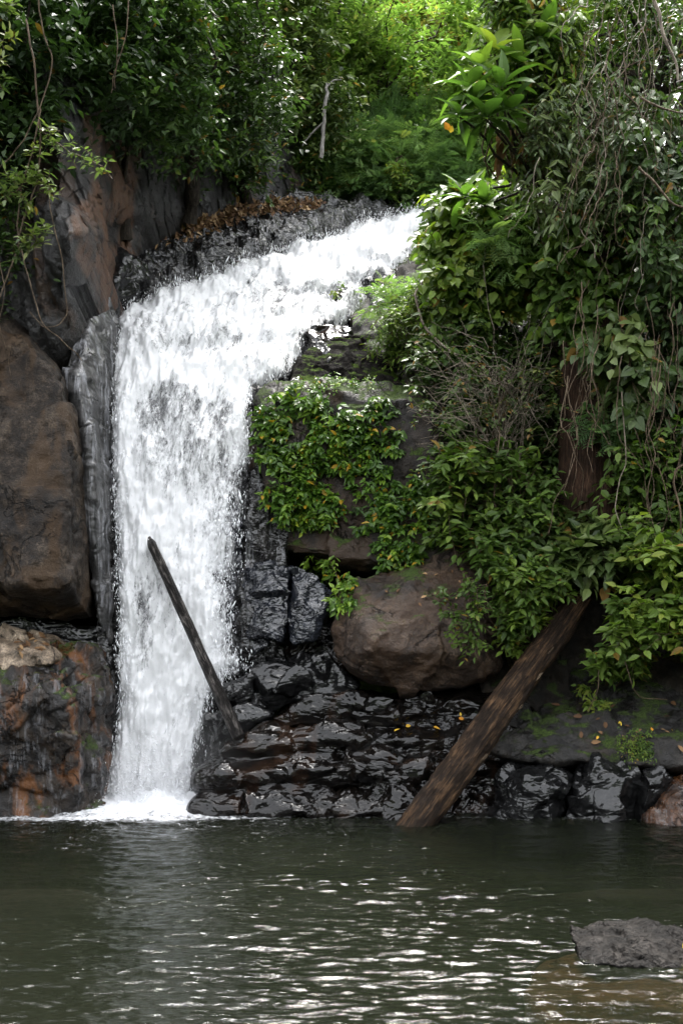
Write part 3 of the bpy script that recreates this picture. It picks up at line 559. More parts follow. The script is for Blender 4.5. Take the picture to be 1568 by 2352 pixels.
def build_falls():
    st = 2.6
    x = np.arange(212, 1000, st); y = np.arange(462, 1892, st); gx, gy = np.meshgrid(x, y)
    Yb = WF_Y(gx, gy)
    P = at(gx, gy, Yb)
    s = np.concatenate([np.zeros((1, len(x))), np.cumsum(np.linalg.norm(np.diff(P, axis=0), axis=2), 0)], 0)
    flow = np.stack([P[..., 0] + 0.12 * s * (gx - 420) / 600, s, 0 * s], -1).reshape(-1, 3)
    V = P.reshape(-1, 3); fx, fy = gx.ravel(), gy.ravel()
    st_n = fbm(np.stack([flow[:, 0] * 0.8, flow[:, 1] * 0.5, 0 * fx], -1), 2)
    step = np.sin(2 * math.pi * (V[:, 2] / 1.15 + 0.9 * st_n)) * 0.10 * smooth(5.0, 7.2, V[:, 2])        # the upper falls come down in low steps
    zz = 0 * fx; up_ = smooth(5.0, 6.5, V[:, 2])
    d = 0.13 * fbm(np.stack([flow[:, 0] * 2.6, flow[:, 1] * 1.1, zz + 3], -1), 3) + 0.045 * fbm(np.stack([flow[:, 0] * 8, flow[:, 1] * 2.8, zz], -1), 3) \
        + 0.018 * fbm(np.stack([flow[:, 0] * 19, flow[:, 1] * 8.0, zz], -1), 3) + up_ * 0.03 * fbm(np.stack([flow[:, 0] * 12, flow[:, 1] * 6, zz + 8], -1), 3)
    ed = edge_dist(fx, fy, WF_POLY) / (34.0 + 30 * smooth(420, 520, fx) * smooth(1000, 1200, fy)); ins = in_poly(fx, fy, WF_POLY)
    ed = np.where(ins, ed, -ed)
    bulge = 0.10 * np.clip(ed, -0.5, 1.2)
    V = V + np.stack([0 * d, -(d + bulge) * 0.9 - step, (d + bulge) * 0.5], -1)
    dens = np.full(len(fx), 0.112)
    for cx, cy_, w, h, a in WF_D:
        dens += a * (.44 if a < 0 else .9) * np.exp(-((fx - cx) / w) ** 2 - ((fy - cy_) / h) ** 2)
    Q = grid_faces(len(x), len(y), ed > -0.9)
    V2, Q2, fl, e2, d2 = compact(V, Q, flow, ed, dens)
    wf = link('waterfall', make_mesh('waterfall', V2, [Q2], M['white_water'], True, {'flow': fl, 'edge': np.clip(e2, -1, 1), 'dens': d2}))
    tag(wf, 'white waterfall tumbling in steps and dropping into the pool', 'waterfall', kind='structure')
    # flying drops: thickest along the ragged edges, the lips and the foot
    r = rng(90); n = 16000
    q = r.choice(len(V), n * 3, p=np.exp(-np.abs(ed - 0.4) * 2.2) / np.exp(-np.abs(ed - 0.4) * 2.2).sum())
    q = q[(ed[q] > 0.15) | ((fx[q] > 470) & (fy[q] > 1000) & (ed[q] > -.5))][:n]; n = len(q)
    keepp = (fbm(np.stack([flow[q, 0] * 3, flow[q, 1] * 2, 0 * q], -1), 3) + r.normal(size=n) * .3) > -0.15 + 0.35 * (ed[q] < 0)
    q = q[keepp]; n = len(q)
    C = V[q] + np.stack([r.normal(0, .03, n), -np.abs(r.normal(0, .08, n)) + 0.01, r.normal(0.03, .05, n)], -1)
    sz = r.lognormal(math.log(0.0034), 0.45, n); ln = r.uniform(1.5, 7, n)
    k = 7000; bx = r.normal(350, 62, k); bz = np.abs(r.normal(0, .42, k)) * np.exp(-((bx - 350) / 130) ** 2)      # the splash thrown up at the foot
    B = at(bx, 1852, 12.55 + r.normal(0, .16, k)); B[:, 2] = 0.02 + bz; C = np.concatenate([C, B]); n += k
    sz = r.lognormal(math.log(0.0036), 0.45, n); ln = np.where(np.arange(n) < n - k, r.uniform(1.5, 7, n), r.uniform(1, 2.2, n))
    T = np.array([[1, 0, 0], [0, 1, 0], [-1, 0, 0], [0, -1, 0], [0, 0, 1.0], [0, 0, -1.0]])
    D = T[None] * np.stack([sz, sz, sz * ln], -1)[:, None]
    tilt = r.normal(0, .25, (n, 1)); D[:, :, 0] += D[:, :, 2] * tilt
    F = np.array([[0, 1, 4], [1, 2, 4], [2, 3, 4], [3, 0, 4], [1, 0, 5], [2, 1, 5], [3, 2, 5], [0, 3, 5]])
    VV = (C[:, None] + D).reshape(-1, 3); FF = (F[None] + 6 * np.arange(n)[:, None, None]).reshape(-1, 3)
    sp = link('spray', make_mesh('spray', VV, [FF], M['droplet'], True), wf); sp['kind'] = 'stuff'
build_falls()
def build_mist():
    m = NT('mist'); p = m.n('ShaderNodeTexCoord').outputs['Object']
    g = m.n('ShaderNodeTexGradient', gradient_type='SPHERICAL'); m.set(g.inputs[0], p)
    den = m.math('MULTIPLY', m.math('MULTIPLY', m.math('POWER', g.outputs['Fac'], 1.3), m.sstep(m.noise(p, 1.8, 3), .2, .75)), .5)
    v = m.n('ShaderNodeVolumePrincipled'); m.set(v.inputs['Color'], (.95, .96, .97)); m.set(v.inputs['Density'], den); v.inputs['Anisotropy'].default_value = .3
    m.t.links.new(v.outputs[0], m.out.inputs['Volume'])
    bm = bmesh.new(); bmesh.ops.create_icosphere(bm, subdivisions=3, radius=1.0); me = bpy.data.meshes.new('mist'); bm.to_mesh(me); bm.free(); me.materials.append(m.m)
    o = link('mist', me); o.location = at(370, 1790, 12.5); o.scale = (1.7, .85, 1.25)
    tag(o, 'pale spray mist drifting at the foot of the waterfall', 'mist', kind='stuff')
build_mist()

# ------------------------------------------------------------------ the pool
def pool_material():
    m = NT('pool_water'); p = m.pos(); fo = m.attr('foam')
    n = m.noise(m.map(p, (5, 5, 1)), 2.6, 8, 0.76, 0.6)
    fm = m.sstep(m.math('ADD', fo, m.math('MULTIPLY', m.math('SUBTRACT', n, 0.5), 1.7)), 0.30, 0.92)
    h = m.math('ADD', m.noise(m.map(p, (12, 36, 1)), 1.0, 4, 0.6, 0.3), m.math('MULTIPLY', m.noise(m.map(p, (45, 110, 1)), 1.0, 3, 0.6), 0.22))
    nb = m.bump(h, 0.5, 0.013)
    c = m.ramp(m.noise(p, 0.5, 3), [(0.35, (0.0056, 0.0072, 0.0040)), (0.65, (0.0090, 0.0106, 0.0066))])
    body = m.principled(**{'Base Color': c, 'Roughness': 0.02, 'IOR': 1.333, 'Normal': nb})
    tr = m.n('ShaderNodeBsdfTransparent'); m.set(tr.inputs['Color'], (0.62, 0.52, 0.36))
    fr = m.n('ShaderNodeFresnel'); fr.inputs['IOR'].default_value = 1.333; m.set(fr.inputs['Normal'], nb)
    w = m.mixs(m.math('MULTIPLY', m.math('SUBTRACT', 1.0, fr.outputs[0]), 0.5), body, tr.outputs[0])
    foam = m.principled(**{'Base Color': (0.82, 0.83, 0.85), 'Roughness': 0.6, 'Normal': m.bump(n, 0.6, 0.05)})
    return m.done(m.mixs(fm, w, foam))
M['pool_water'] = pool_material()
def build_pool():
    Y = np.concatenate([np.array([-30, -10, 0, 2.0, 3.0]), 3.4 * np.exp(np.linspace(0, math.log(13.9 / 3.4), 620))]); X = np.linspace(-4.3, 4.6, 640)
    X = np.concatenate([[-40, -15, -7, -5], X, [5.2, 7, 15, 40]])
    gx, gy = np.meshgrid(X, Y); x, y = gx.ravel(), gy.ravel()
    z0 = 0 * x
    src = np.stack([x + 2.2, y - 13.0], -1); r0 = np.hypot(src[:, 0], src[:, 1]); th = np.arctan2(src[:, 0], -src[:, 1])
    warp = 0.25 * fbm(np.stack([x * .8, y * .8, z0], -1), 2)
    A = smooth(14.5, 7, r0) * 0 + 1
    q = lambda fx, fy, k, sk=0.0: np.stack([x * fx + y * sk, y * fy + warp * fy * .4, z0 + k], -1)
    w = 0.024 * fbm(q(.9, 2.2, 1), 2) + 0.025 * perlin(q(2.0, 5.6, 4, .6)) + 0.021 * perlin(q(3.8, 11, 9, -.9)) + 0.0150 * perlin(q(8, 22, 2, 1.5)) + 0.0085 * perlin(q(16, 40, 6))
    w += 0.006 * np.sin(r0 * 16 + 12 * warp) * np.exp(-r0 / 5)
    pk = np.clip(perlin(q(3.0, 9.5, 21)), 0.05, 1) - .05
    w = w + 0.036 * pk * smooth(-.1, .5, fbm(q(.7, .9, 31), 2)) * (0.35 + 0.65 * smooth(-2.2, .2, x))
    w *= 0.47 + 0.5 * np.exp(-(r0 / 1.8) ** 2)
    fd = np.hypot((x + 2.3) / 1.0, (y - 12.75) / 0.62); foam = 1.5 - fd * 0.62
    fd2 = np.abs(y - 11.85 - .12 * fbm(np.stack([x * 2, y, z0], -1), 2)) / 0.30; foam = np.maximum(foam, np.where((x < -.6) & (x > -4.6), 0.85 - fd2 * 0.42 - np.abs(x + 2.7) * 0.22, -1))
    foam = np.maximum(foam, np.where((x > -2) & (x < 4.2), 0.46 - np.abs(y - 11.95 + 0.10 * np.maximum(x - 1, 0)) * 1.4 - np.abs(x + 1) * 0.035, -1))
    foam = np.maximum(foam, .40 - .085 * r0 + .28 * fbm(np.stack([x * 1.3, y * 2.2, z0 + 5], -1), 3) * np.exp(-r0 / 4))
    hump = 0.26 * np.exp(-fd ** 2 * 1.2) * (1 + 0.6 * fbm(np.stack([x * 5, y * 5, z0], -1), 3))
    V = np.stack([x, y, w + hump * 0.8], -1)
    tag(link('pool_water', make_mesh('pool_water', V, [grid_faces(len(X), len(Y))[:, ::-1]], M['pool_water'], True, {'foam': np.clip(foam, -1, 1.4)})),
        'dark green rippled pool with foam at the foot of the falls', 'water', kind='structure')
build_pool()

# ------------------------------------------------------------------ logs
def log(name, label, P, R, mat, seed, wob=0.03, sides=44):
    P = np.array(P, float); t = np.linspace(0, 1, len(P)); T = np.linspace(0, 1, 220)
    C = np.stack([np.interp(T, t, P[:, k]) for k in range(3)], -1); Rr = np.interp(T, t, R)
    C += wob * np.stack([fbm(np.stack([T * 3, 0 * T + k, 0 * T + seed], -1), 2) for k in range(3)], -1) * R[0] * 4
    mb = MB(); mb.tube(C, Rr, sides)
    V = mb.V[0]; ax = np.repeat(C, sides, 0); rad = V - ax; L = np.linalg.norm(rad, axis=1, keepdims=True); u = rad / L
    tt = np.repeat(T, sides); ang = np.tile(np.arange(sides) / sides * 2 * math.pi, len(T))
    q = np.stack([np.cos(ang) * 1.6, np.sin(ang) * 1.6, tt * 7 + seed], -1)
    d = 0.13 * fbm(q, 4) + 0.07 * ridged(np.stack([np.cos(ang) * 3.5, np.sin(ang) * 3.5, tt * 12], -1), 3) - 0.10 * smooth(0.45, 0.7, fbm(q * np.array([1.3, 1.3, 0.8]) + 40, 3))
    V = ax + u * L * (1 + d[:, None])
    n = len(V); V = np.concatenate([V, C[:1], C[-1:]]); j = np.arange(sides); k0 = n - sides
    T_ = np.concatenate([np.stack([np.full(sides, n), (j + 1) % sides, j], -1), np.stack([np.full(sides, n + 1), k0 + j, k0 + (j + 1) % sides], -1)])
    zax = unit(C[-1] - C[0]); q_ = Vector(zax).to_track_quat('Z', 'Y'); Rm = np.array(q_.to_matrix())
    Vl = (V - C[0]) @ Rm
    o = link(name, make_mesh(name, Vl, [T_, mb.Q[0]], M[mat], True)); o.location = C[0]; o.rotation_mode = 'QUATERNION'; o.rotation_quaternion = q_
    return tag(o, label, 'log')
big = log('fallen_log', 'thick brown weathered log leaning from the pool up to the bushes', [at(935, 1925, 11.35), at(1130, 1655, 11.9), at(1332, 1372, 12.6)], [0.182, 0.18, 0.148], 'bark', 3, wob=.05)
def flakes(o):
    r = rng(33); A, B = at(935, 1925, 11.35), at(1332, 1372, 12.6); ax = unit(B - A); inv = np.array(o.rotation_quaternion.to_matrix())
    for t, sd, ln in [(.35, -.9, .16), (.45, -.7, .22), (.52, -.8, .13), (.60, -.6, .2), (.68, -.75, .15), (.77, -.3, .18), (.24, -.5, .12), (.56, -.95, .1)]:
        c = A + (B - A) * t + np.array([.16 * -sd * .75, -.14, .19 * sd * .6]); u = np.linspace(-1, 1, 7)[:, None]
        P = c + ax * u * ln * .6 + np.array([0, -.03, -.02]) * (u + 1) * .5 + r.normal(0, .004, (7, 3))
        mb = MB(); mb.tube((P - np.array(o.location)) @ inv, .018 * np.sqrt(1.02 - u[:, 0] ** 2), 6); mb.build('bark_flake', M['twig'], o, True)
flakes(big)
log('fallen_pole', 'thin wet black pole leaning in front of the falling water', [at(550, 1695, 12.30), at(352, 1256, 13.08), at(290, 1110, 14.2)], [0.076, 0.056, 0.045], 'bark_wet', 9, wob=.012, sides=18)

# ------------------------------------------------------------------ leaves
def tmpl(kind):
    if kind == 'tiny':
        V = [(0, 0, 0), (.45, -.24, .05), (.45, .24, .05), (1, 0, -.06)]; T = [(0, 1, 3), (0, 3, 2)]
    elif kind == 'pinnate':                     # a feathery leaf: midrib with paired leaflets
        V, T = [], []
        for i in range(9):
            x = 0.1 + i * 0.1; w = 0.26 * math.sin(math.pi * (0.18 + 0.8 * (1 - i / 9))); z = -0.16 * x * x
            for sg in (-1, 1):
                k = len(V); V += [(x, 0, z), (x + .02, sg * w * .5, z + .015), (x + .10, sg * w, z - .03), (x + .085, sg * w * .45, z + .01)]
                T += [(k, k + 1, k + 2), (k, k + 2, k + 3)] if sg < 0 else [(k, k + 2, k + 1), (k, k + 3, k + 2)]
    else:
        w, n, dr, fold = {'ovate': (.23, 4, .12, .07), 'heart': (.34, 4, .16, .08), 'lance': (.13, 5, .30, .05), 'big': (.20, 6, .38, .06), 'slim': (.15, 4, .2, .05)}[kind]
        xs = np.linspace(0, 1, n + 1)
        prof = {'heart': lambda x: (math.sin(math.pi * x ** .62)) ** .8, 'ovate': lambda x: math.sin(math.pi * x ** .75), 'lance': lambda x: math.sin(math.pi * x ** .8) ** .85,
                'big': lambda x: math.sin(math.pi * x ** .95) ** .75, 'slim': lambda x: math.sin(math.pi * x ** .8)}[kind]
        V = [(0, 0, 0)]; T = []
        for x in xs[1:-1]:
            p = w * prof(x); z = -dr * x * x
            V += [(x, -p, z + fold * prof(x)), (x, 0, z), (x, p, z + fold * prof(x))]
        V.append((1, 0, -dr)); m = len(xs) - 2
        T += [(0, 1, 2), (0, 2, 3)]
        for i in range(m - 1):
            a = 1 + 3 * i; b = a + 3
            T += [(a, b, b + 1), (a, b + 1, a + 1), (a + 1, b + 1, b + 2), (a + 1, b + 2, a + 2)]
        a = 1 + 3 * (m - 1); e = len(V) - 1; T += [(a, e, a + 1), (a + 1, e, a + 2)]
    return np.array(V, float), np.array(T)
TM = {k: tmpl(k) for k in ('tiny', 'pinnate', 'ovate', 'heart', 'lance', 'big', 'slim')}
UP = np.array([0, 0, 1.0])
def add_leaves(mb, P, A, N, size, kind, tint):
    V0, T0 = TM[kind]; n = len(P)
    A = unit(A); B = unit(np.cross(N, A)); N = np.cross(A, B)
    V = P[:, None] + size[:, None, None] * (V0[None, :, 0:1] * A[:, None] + V0[None, :, 1:2] * B[:, None] + V0[None, :, 2:3] * N[:, None])
    mb.add(V.reshape(-1, 3), (T0[None] + len(V0) * np.arange(n)[:, None, None]).reshape(-1, 3), None, np.repeat(tint, len(V0)))
def sprays(mb, sm, C, rad, r, twigs=8, lpt=7, leaf=0.12, kind='ovate', out=(0, -.6, .3), droop=0.35, hang=0.2, tint=0.5, spread=0.15, odd=0.015, twig_r=0.0, flat=0.8):
    """Clumps of leafy twigs at C: twigs grow outwards and bow down, leaves sit alternately along them."""
    n = len(C); rad = np.broadcast_to(rad, (n,)); out = np.asarray(out, float)
    ct = np.clip(tint + r.normal(0, spread, n), 0.02, 0.9)
    i = np.repeat(np.arange(n), twigs); m = len(i)
    D = unit(unit(r.normal(size=(m, 3))) * 0.9 + out); L = rad[i] * r.uniform(.6, 1.3, m)
    base = C[i] + r.normal(size=(m, 3)) * rad[i][:, None] * 0.30 - D * L[:, None] * 0.35
    side = unit(np.cross(D, UP + 0.3 * r.normal(size=(m, 3))))
    t = (np.arange(lpt) + 0.7) / lpt
    Pt = base[:, None] + D[:, None] * (L[:, None] * t)[..., None] - UP * (droop * L[:, None] * t ** 2)[..., None]
    sg = np.where((np.arange(lpt) % 2) == 0, 1, -1)[None, :, None]
    fwd = (0.35 + 0.7 * (t > 0.9))[None, :, None]
    A = D[:, None] * fwd + side[:, None] * sg * 0.85 * (1 - 0.6 * (t > .9))[None, :, None] - UP * hang + 0.22 * r.normal(size=(m, lpt, 3))
    N = UP * flat + out * 0.5 + 0.35 * r.normal(size=(m, lpt, 3))
    tt = np.clip(ct[i][:, None] + r.normal(0, .09, (m, lpt)) + 0.10 * (t[None] - .5), 0, .92)
    tt = np.where(r.uniform(size=tt.shape) < odd, 1.0, tt)
    sz = leaf * r.uniform(.6, 1.15, (m, lpt)) * (1 - 0.25 * np.abs(t - 0.5))[None]
    add_leaves(mb, Pt.reshape(-1, 3), A.reshape(-1, 3), N.reshape(-1, 3), sz.ravel(), kind, tt.ravel())
    if twig_r and sm is not None:
        tq = np.array([0, .5, 1.0])
        for k in range(m):
            sm.tube(base[k] + D[k] * (L[k] * tq)[:, None] - UP * (droop * L[k] * tq ** 2)[:, None], twig_r * np.array([1.2, 1, .6]), 3, .5)

def G(*c): return [(p, q) for p, q in c]
M['leaf_dark'] = leaf_mat('leaf_dark', G((0, (0.0180, 0.0343, 0.0097)), (.5, (0.0400, 0.0743, 0.0162)), (.9, (0.0900, 0.1475, 0.0242)), (1, (0.1758, 0.0966, 0.0164))), .38, .28)
M['leaf_shade'] = leaf_mat('leaf_shade', G((0, (0.0119, 0.0238, 0.0078)), (.5, (0.0264, 0.0515, 0.0132)), (.9, (0.0595, 0.1024, 0.0197)), (1, (0.1161, 0.0670, 0.0133))), .5, .28, .3)  # darker copy of leaf_dark: canopy shade put into the leaf colour
M['leaf_mid'] = leaf_mat('leaf_mid', G((0, (0.0281, 0.0554, 0.0100)), (.5, (0.0657, 0.1163, 0.0183)), (.9, (0.1408, 0.2056, 0.0274)), (1, (0.2029, 0.1288, 0.0219))), .42, .38)
M['leaf_bright'] = leaf_mat('leaf_bright', G((0, (0.0300, 0.0638, 0.0120)), (.5, (0.0638, 0.1200, 0.0210)), (.9, (0.1425, 0.2100, 0.0315)), (1, (0.3200, 0.2400, 0.0320))), .45, .42)
M['leaf_ivy'] = leaf_mat('leaf_ivy', G((0, (0.0229, 0.0549, 0.0091)), (.5, (0.0629, 0.1316, 0.0138)), (.9, (0.1716, 0.2631, 0.0252)), (1, (0.3058, 0.1893, 0.0146))), .3, .3)
M['leaf_olive'] = leaf_mat('leaf_olive', G((0, (0.0713, 0.0688, 0.0214)), (.5, (0.1568, 0.1458, 0.0389)), (.9, (0.2566, 0.2187, 0.0583)), (1, (0.2851, 0.1188, 0.0518))), .5, .4)
M['leaf_feather'] = leaf_mat('leaf_feather', G((0, (0.0516, 0.1004, 0.0361)), (.5, (0.1031, 0.1800, 0.0622)), (.9, (0.1694, 0.2595, 0.0853)), (1, (0.2376, 0.2700, 0.0648))), .6, .4)
M['leaf_grey'] = leaf_mat('leaf_grey', G((0, (0.0273, 0.0486, 0.0148)), (.5, (0.0601, 0.0939, 0.0266)), (.9, (0.1276, 0.1649, 0.0480)), (1, (0.1712, 0.1004, 0.0267))), .34, .28)
M['far_mid'] = leaf_mat('far_mid', G((0, (0.0715, 0.1216, 0.0298)), (.5, (0.1430, 0.2284, 0.0546)), (.9, (0.2414, 0.3402, 0.0843)), (1, (0.3816, 0.3110, 0.0794))), .42, .5)  # far_ leaves paler than near ones: extra light painted into the slope
M['far_grey'] = leaf_mat('far_grey', G((0, (0.0632, 0.0972, 0.0314)), (.5, (0.1313, 0.1847, 0.0546)), (.9, (0.2236, 0.2819, 0.0951)), (1, (0.3629, 0.2592, 0.0771))), .36, .45)
M['far_bright'] = leaf_mat('far_bright', G((0, (0.0848, 0.1588, 0.0294)), (.5, (0.1694, 0.2888, 0.0540)), (.9, (0.2541, 0.3947, 0.0834)), (1, (0.4173, 0.3974, 0.0633))), .42, .5)
M['leaf_dead'] = leaf_mat('leaf_dead', G((0, (.06, .03, .015)), (.5, (.16, .085, .04)), (.9, (.32, .20, .10)), (1, (.45, .32, .18))), .7, .15)
M['leaf_yellow'] = leaf_mat('leaf_yellow', G((0, (.55, .16, .02)), (.5, (.65, .30, .03)), (1, (.75, .55, .06))), .5, .2)

def limb(mb, a, b, r0, r1, r, bow=0.15, sides=6, seg=7):
    t = np.linspace(0, 1, seg)[:, None]; a = np.asarray(a, float); b = np.asarray(b, float); L = np.linalg.norm(b - a)
    P = a + (b - a) * t + np.sin(math.pi * t) * r.normal(size=3) * bow * L + 0.03 * L * r.normal(size=(seg, 3)) * np.sin(math.pi * t)
    mb.tube(P, np.linspace(r0, r1, seg), sides, .5); return P

def plant(name, label, cat, poly, Y, n, rad, seed, root=None, group=None, mat='leaf_mid', bark='bark_dark', dy=0.5, tree=False, trunk_r=.12, stems=10, foot=None, **kw):
    """One tree, shrub or climber: its leafy clumps fill an outline at a measured depth, stems run from its root to the clumps."""
    r = rng(seed); q = poly_points(poly, n, r); Yv = np.array([Y(a, b) if callable(Y) else Y for a, b in q]) + r.uniform(-dy, dy, n)
    C = at(q[:, 0], q[:, 1], Yv)
    if root is None:
        c = C.mean(0); root = np.array([c[0], c[1] + dy + .5, C[:, 2].min() - .2])
    root = np.asarray(root, float)
    e = empty(name, root, label, cat, group)
    lm, sm = MB(), MB()
    sprays(lm, sm, C - root, rad * r.uniform(.7, 1.3, n), r, **kw)
    fo = 'crown' if tree else (foot or 'foliage')
    if tree:
        top = C.mean(0) - root; P = limb(sm, (0, 0, -.6), top + np.array([0, .3, .3]), trunk_r, trunk_r * .35, r, .05, 8, 9)
        for k in r.choice(n, min(stems, n), replace=False): limb(sm, P[r.integers(3, 8)], C[k] - root, trunk_r * .3, .012, r, .10, 5)
    elif stems:
        for k in r.choice(n, min(stems, n), replace=False): limb(sm, r.normal(0, .05, 3), C[k] - root, .016, .006, r, .12, 4)
    lm.build(fo, M[mat], e)
    if sm.V: sm.build('trunk' if tree else 'stems', M[bark], e, True)
    return e

# ------------------------------------------------------------------ trees over the left cliff
HANG = dict(droop=.6, hang=.55, flat=.5)
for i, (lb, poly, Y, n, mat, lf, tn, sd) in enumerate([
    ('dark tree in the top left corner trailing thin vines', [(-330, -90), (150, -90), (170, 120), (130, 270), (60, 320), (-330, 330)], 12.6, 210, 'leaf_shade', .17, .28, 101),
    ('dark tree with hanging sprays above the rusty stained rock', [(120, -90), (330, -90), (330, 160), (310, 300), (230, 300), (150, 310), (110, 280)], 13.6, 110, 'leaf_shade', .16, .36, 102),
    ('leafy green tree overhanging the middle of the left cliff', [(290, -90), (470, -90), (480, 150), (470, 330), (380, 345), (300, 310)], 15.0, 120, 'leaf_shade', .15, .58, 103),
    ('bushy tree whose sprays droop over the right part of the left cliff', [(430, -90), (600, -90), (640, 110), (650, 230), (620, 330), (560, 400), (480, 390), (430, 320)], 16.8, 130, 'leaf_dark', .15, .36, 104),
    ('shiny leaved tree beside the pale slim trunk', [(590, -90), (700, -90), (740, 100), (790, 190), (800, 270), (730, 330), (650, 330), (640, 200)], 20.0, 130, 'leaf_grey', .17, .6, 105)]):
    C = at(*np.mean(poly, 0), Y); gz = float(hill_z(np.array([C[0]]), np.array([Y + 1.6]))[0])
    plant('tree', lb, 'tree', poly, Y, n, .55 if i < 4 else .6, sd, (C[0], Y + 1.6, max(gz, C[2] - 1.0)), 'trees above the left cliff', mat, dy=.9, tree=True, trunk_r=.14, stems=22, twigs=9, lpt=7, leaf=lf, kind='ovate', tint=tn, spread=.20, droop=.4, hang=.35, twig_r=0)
plant('shrub', 'dark shrub rooted in the shaded cleft at the far left', 'shrub', [(-330, 260), (60, 290), (90, 420), (60, 640), (20, 700), (-330, 700)], 12.5, 95, .4, 111, mat='leaf_dark', dy=.3, stems=12, twigs=7, lpt=6, leaf=.12, tint=.3)
plant('shrub', 'shaded brown and green undergrowth at the top of the leaf-littered bank', 'undergrowth', [(560, 340), (640, 330), (740, 320), (760, 440), (700, 470), (630, 440), (580, 420)], 19.9, 60, .5, 112, mat='leaf_dark', dy=.5, stems=25, twigs=8, lpt=6, leaf=.15, tint=.45, odd=.06, bark='twig')
plant('shrub', 'drooping shrub with a few dry leaves at the cliff top edge', 'shrub', [(470, 330), (600, 330), (620, 370), (590, 430), (520, 400)], 17.9, 40, .42, 113, mat='leaf_dark', dy=.3, stems=14, twigs=8, lpt=6, leaf=.14, tint=.5, odd=.05)

# ------------------------------------------------------------------ forest on the hill behind
def proto_tree(seed, kind, leaf, mat, nc, tint, pale):
    r = rng(seed); e = bpy.data.objects.new('forest_tree', None); lm, sm = MB(), MB()
    u = unit(r.normal(size=(nc, 3))) * (r.uniform(.35, 1, nc) ** .5)[:, None]
    C = u * np.array([1.45, 1.25, 1.5]) + np.array([0, 0, 3.4]) + 0.35 * r.normal(size=(nc, 3))
    sprays(lm, None, C, .55, r, twigs=10, lpt=8, leaf=leaf, kind=kind, out=(0, -.55, .5), droop=.4, hang=.2, tint=tint, spread=.2, odd=.01)
    P = limb(sm, (0, 0, -.8), (r.normal(0, .2), 0, 4.0), .11, .04, r, .03, 7, 9)
    for k in range(14): limb(sm, P[r.integers(3, 8)], C[r.integers(nc)], .035, .01, r, .1, 4)
    a = make_mesh('crown', np.concatenate(lm.V), [np.concatenate(lm.T)], M[mat], False, {'tint': np.concatenate(lm.A)})
    b = make_mesh('trunk', np.concatenate(sm.V), [np.concatenate(sm.Q)], M[pale])
    bpy.data.objects.remove(e); return a, b
PROT = {'green': proto_tree(201, 'tiny', .17, 'far_mid', 62, .55, 'bark_dark'), 'dark': proto_tree(202, 'tiny', .17, 'far_grey', 60, .50, 'bark_dark'),
        'bright': proto_tree(203, 'tiny', .18, 'far_bright', 56, .55, 'bark_pale'), 'olive': proto_tree(204, 'tiny', .19, 'leaf_olive', 58, .5, 'bark_dark'), 'broad': proto_tree(205, 'slim', .26, 'far_grey', 52, .6, 'bark_pale')}
def stand(x, y, s, Y0=21.2):
    """Walk back along the slope until a tree of scale s rooted there has its crown at this height."""
    Y = np.linspace(Y0, 60, 800); P = at(x, y, Y); g = hill_z(P[:, 0], Y); k = int(np.argmin(np.abs(P[:, 2] - g - 3.4 * s))); return np.array([P[k, 0], Y[k], g[k]])
TREES = [(640, 60, 1.3, 'green'), (700, -20, 1.3, 'green'), (690, 120, 1.1, 'dark'), (760, 40, 1.2, 'green'), (770, 130, 1.0, 'dark'), (830, -30, 1.3, 'dark'), (840, 70, 1.1, 'green'), (800, 200, .9, 'dark'), (870, 160, 1.0, 'green'), (905, 30, 1.2, 'dark'), (930, -40, 1.4, 'bright'),
         (985, 70, 1.1, 'olive'), (1035, 90, 1.0, 'olive'), (950, 110, .9, 'bright'), (1010, 150, .9, 'olive'), (920, 200, .75, 'green'), (1090, 10, 1.3, 'green'), (1050, -50, 1.4, 'dark'), (1130, 60, 1.1, 'bright'), (1180, -30, 1.3, 'bright'), (1150, 130, 1.0, 'green'), (1080, 150, .9, 'dark'), (1200, 200, 1.0, 'green'), (1240, 60, 1.3, 'green'), (1040, 210, .7, 'dark'), (960, 200, .7, 'olive'),
         (880, 240, .6, 'dark'), (990, 240, .6, 'green'), (1080, 260, .7, 'dark'), (820, 270, .6, 'green'), (760, 230, .8, 'broad'), (560, 0, 1.5, 'green'), (500, -60, 1.6, 'dark'), (1330, 0, 1.5, 'dark'), (1330, 180, 1.2, 'dark'), (1550, -20, 1.5, 'dark'), (1120, 330, .6, 'green'), (1200, 380, .6, 'dark'), (740, 290, .6, 'dark'), (1400, 330, 1.1, 'dark'), (880, -90, 1.5, 'green'), (1000, -100, 1.5, 'green'), (760, -100, 1.5, 'dark'), (1120, -100, 1.5, 'dark')]
LBL = {'green': 'mid green forest tree on the slope behind the waterfall', 'dark': 'dark grey-green forest tree on the slope behind the waterfall', 'bright': 'bright yellow-green forest tree on the slope behind the waterfall', 'olive': 'olive brown tree standing out on the slope behind the waterfall', 'broad': 'long-leaved tree at the foot of the forest slope'}
rt = rng(210)
for x, y, s, kd in TREES:
    base = stand(x, y, s); t = empty('forest_tree', base, LBL[kd], 'tree', kd + ' trees on the slope behind')
    t.rotation_euler = (0, 0, rt.uniform(-.5, .5)); t.scale = (s * rt.uniform(.9, 1.2), s, s * rt.uniform(.95, 1.1))
    for me, nm in zip(PROT[kd], ('crown', 'trunk')): link(nm, me, t)
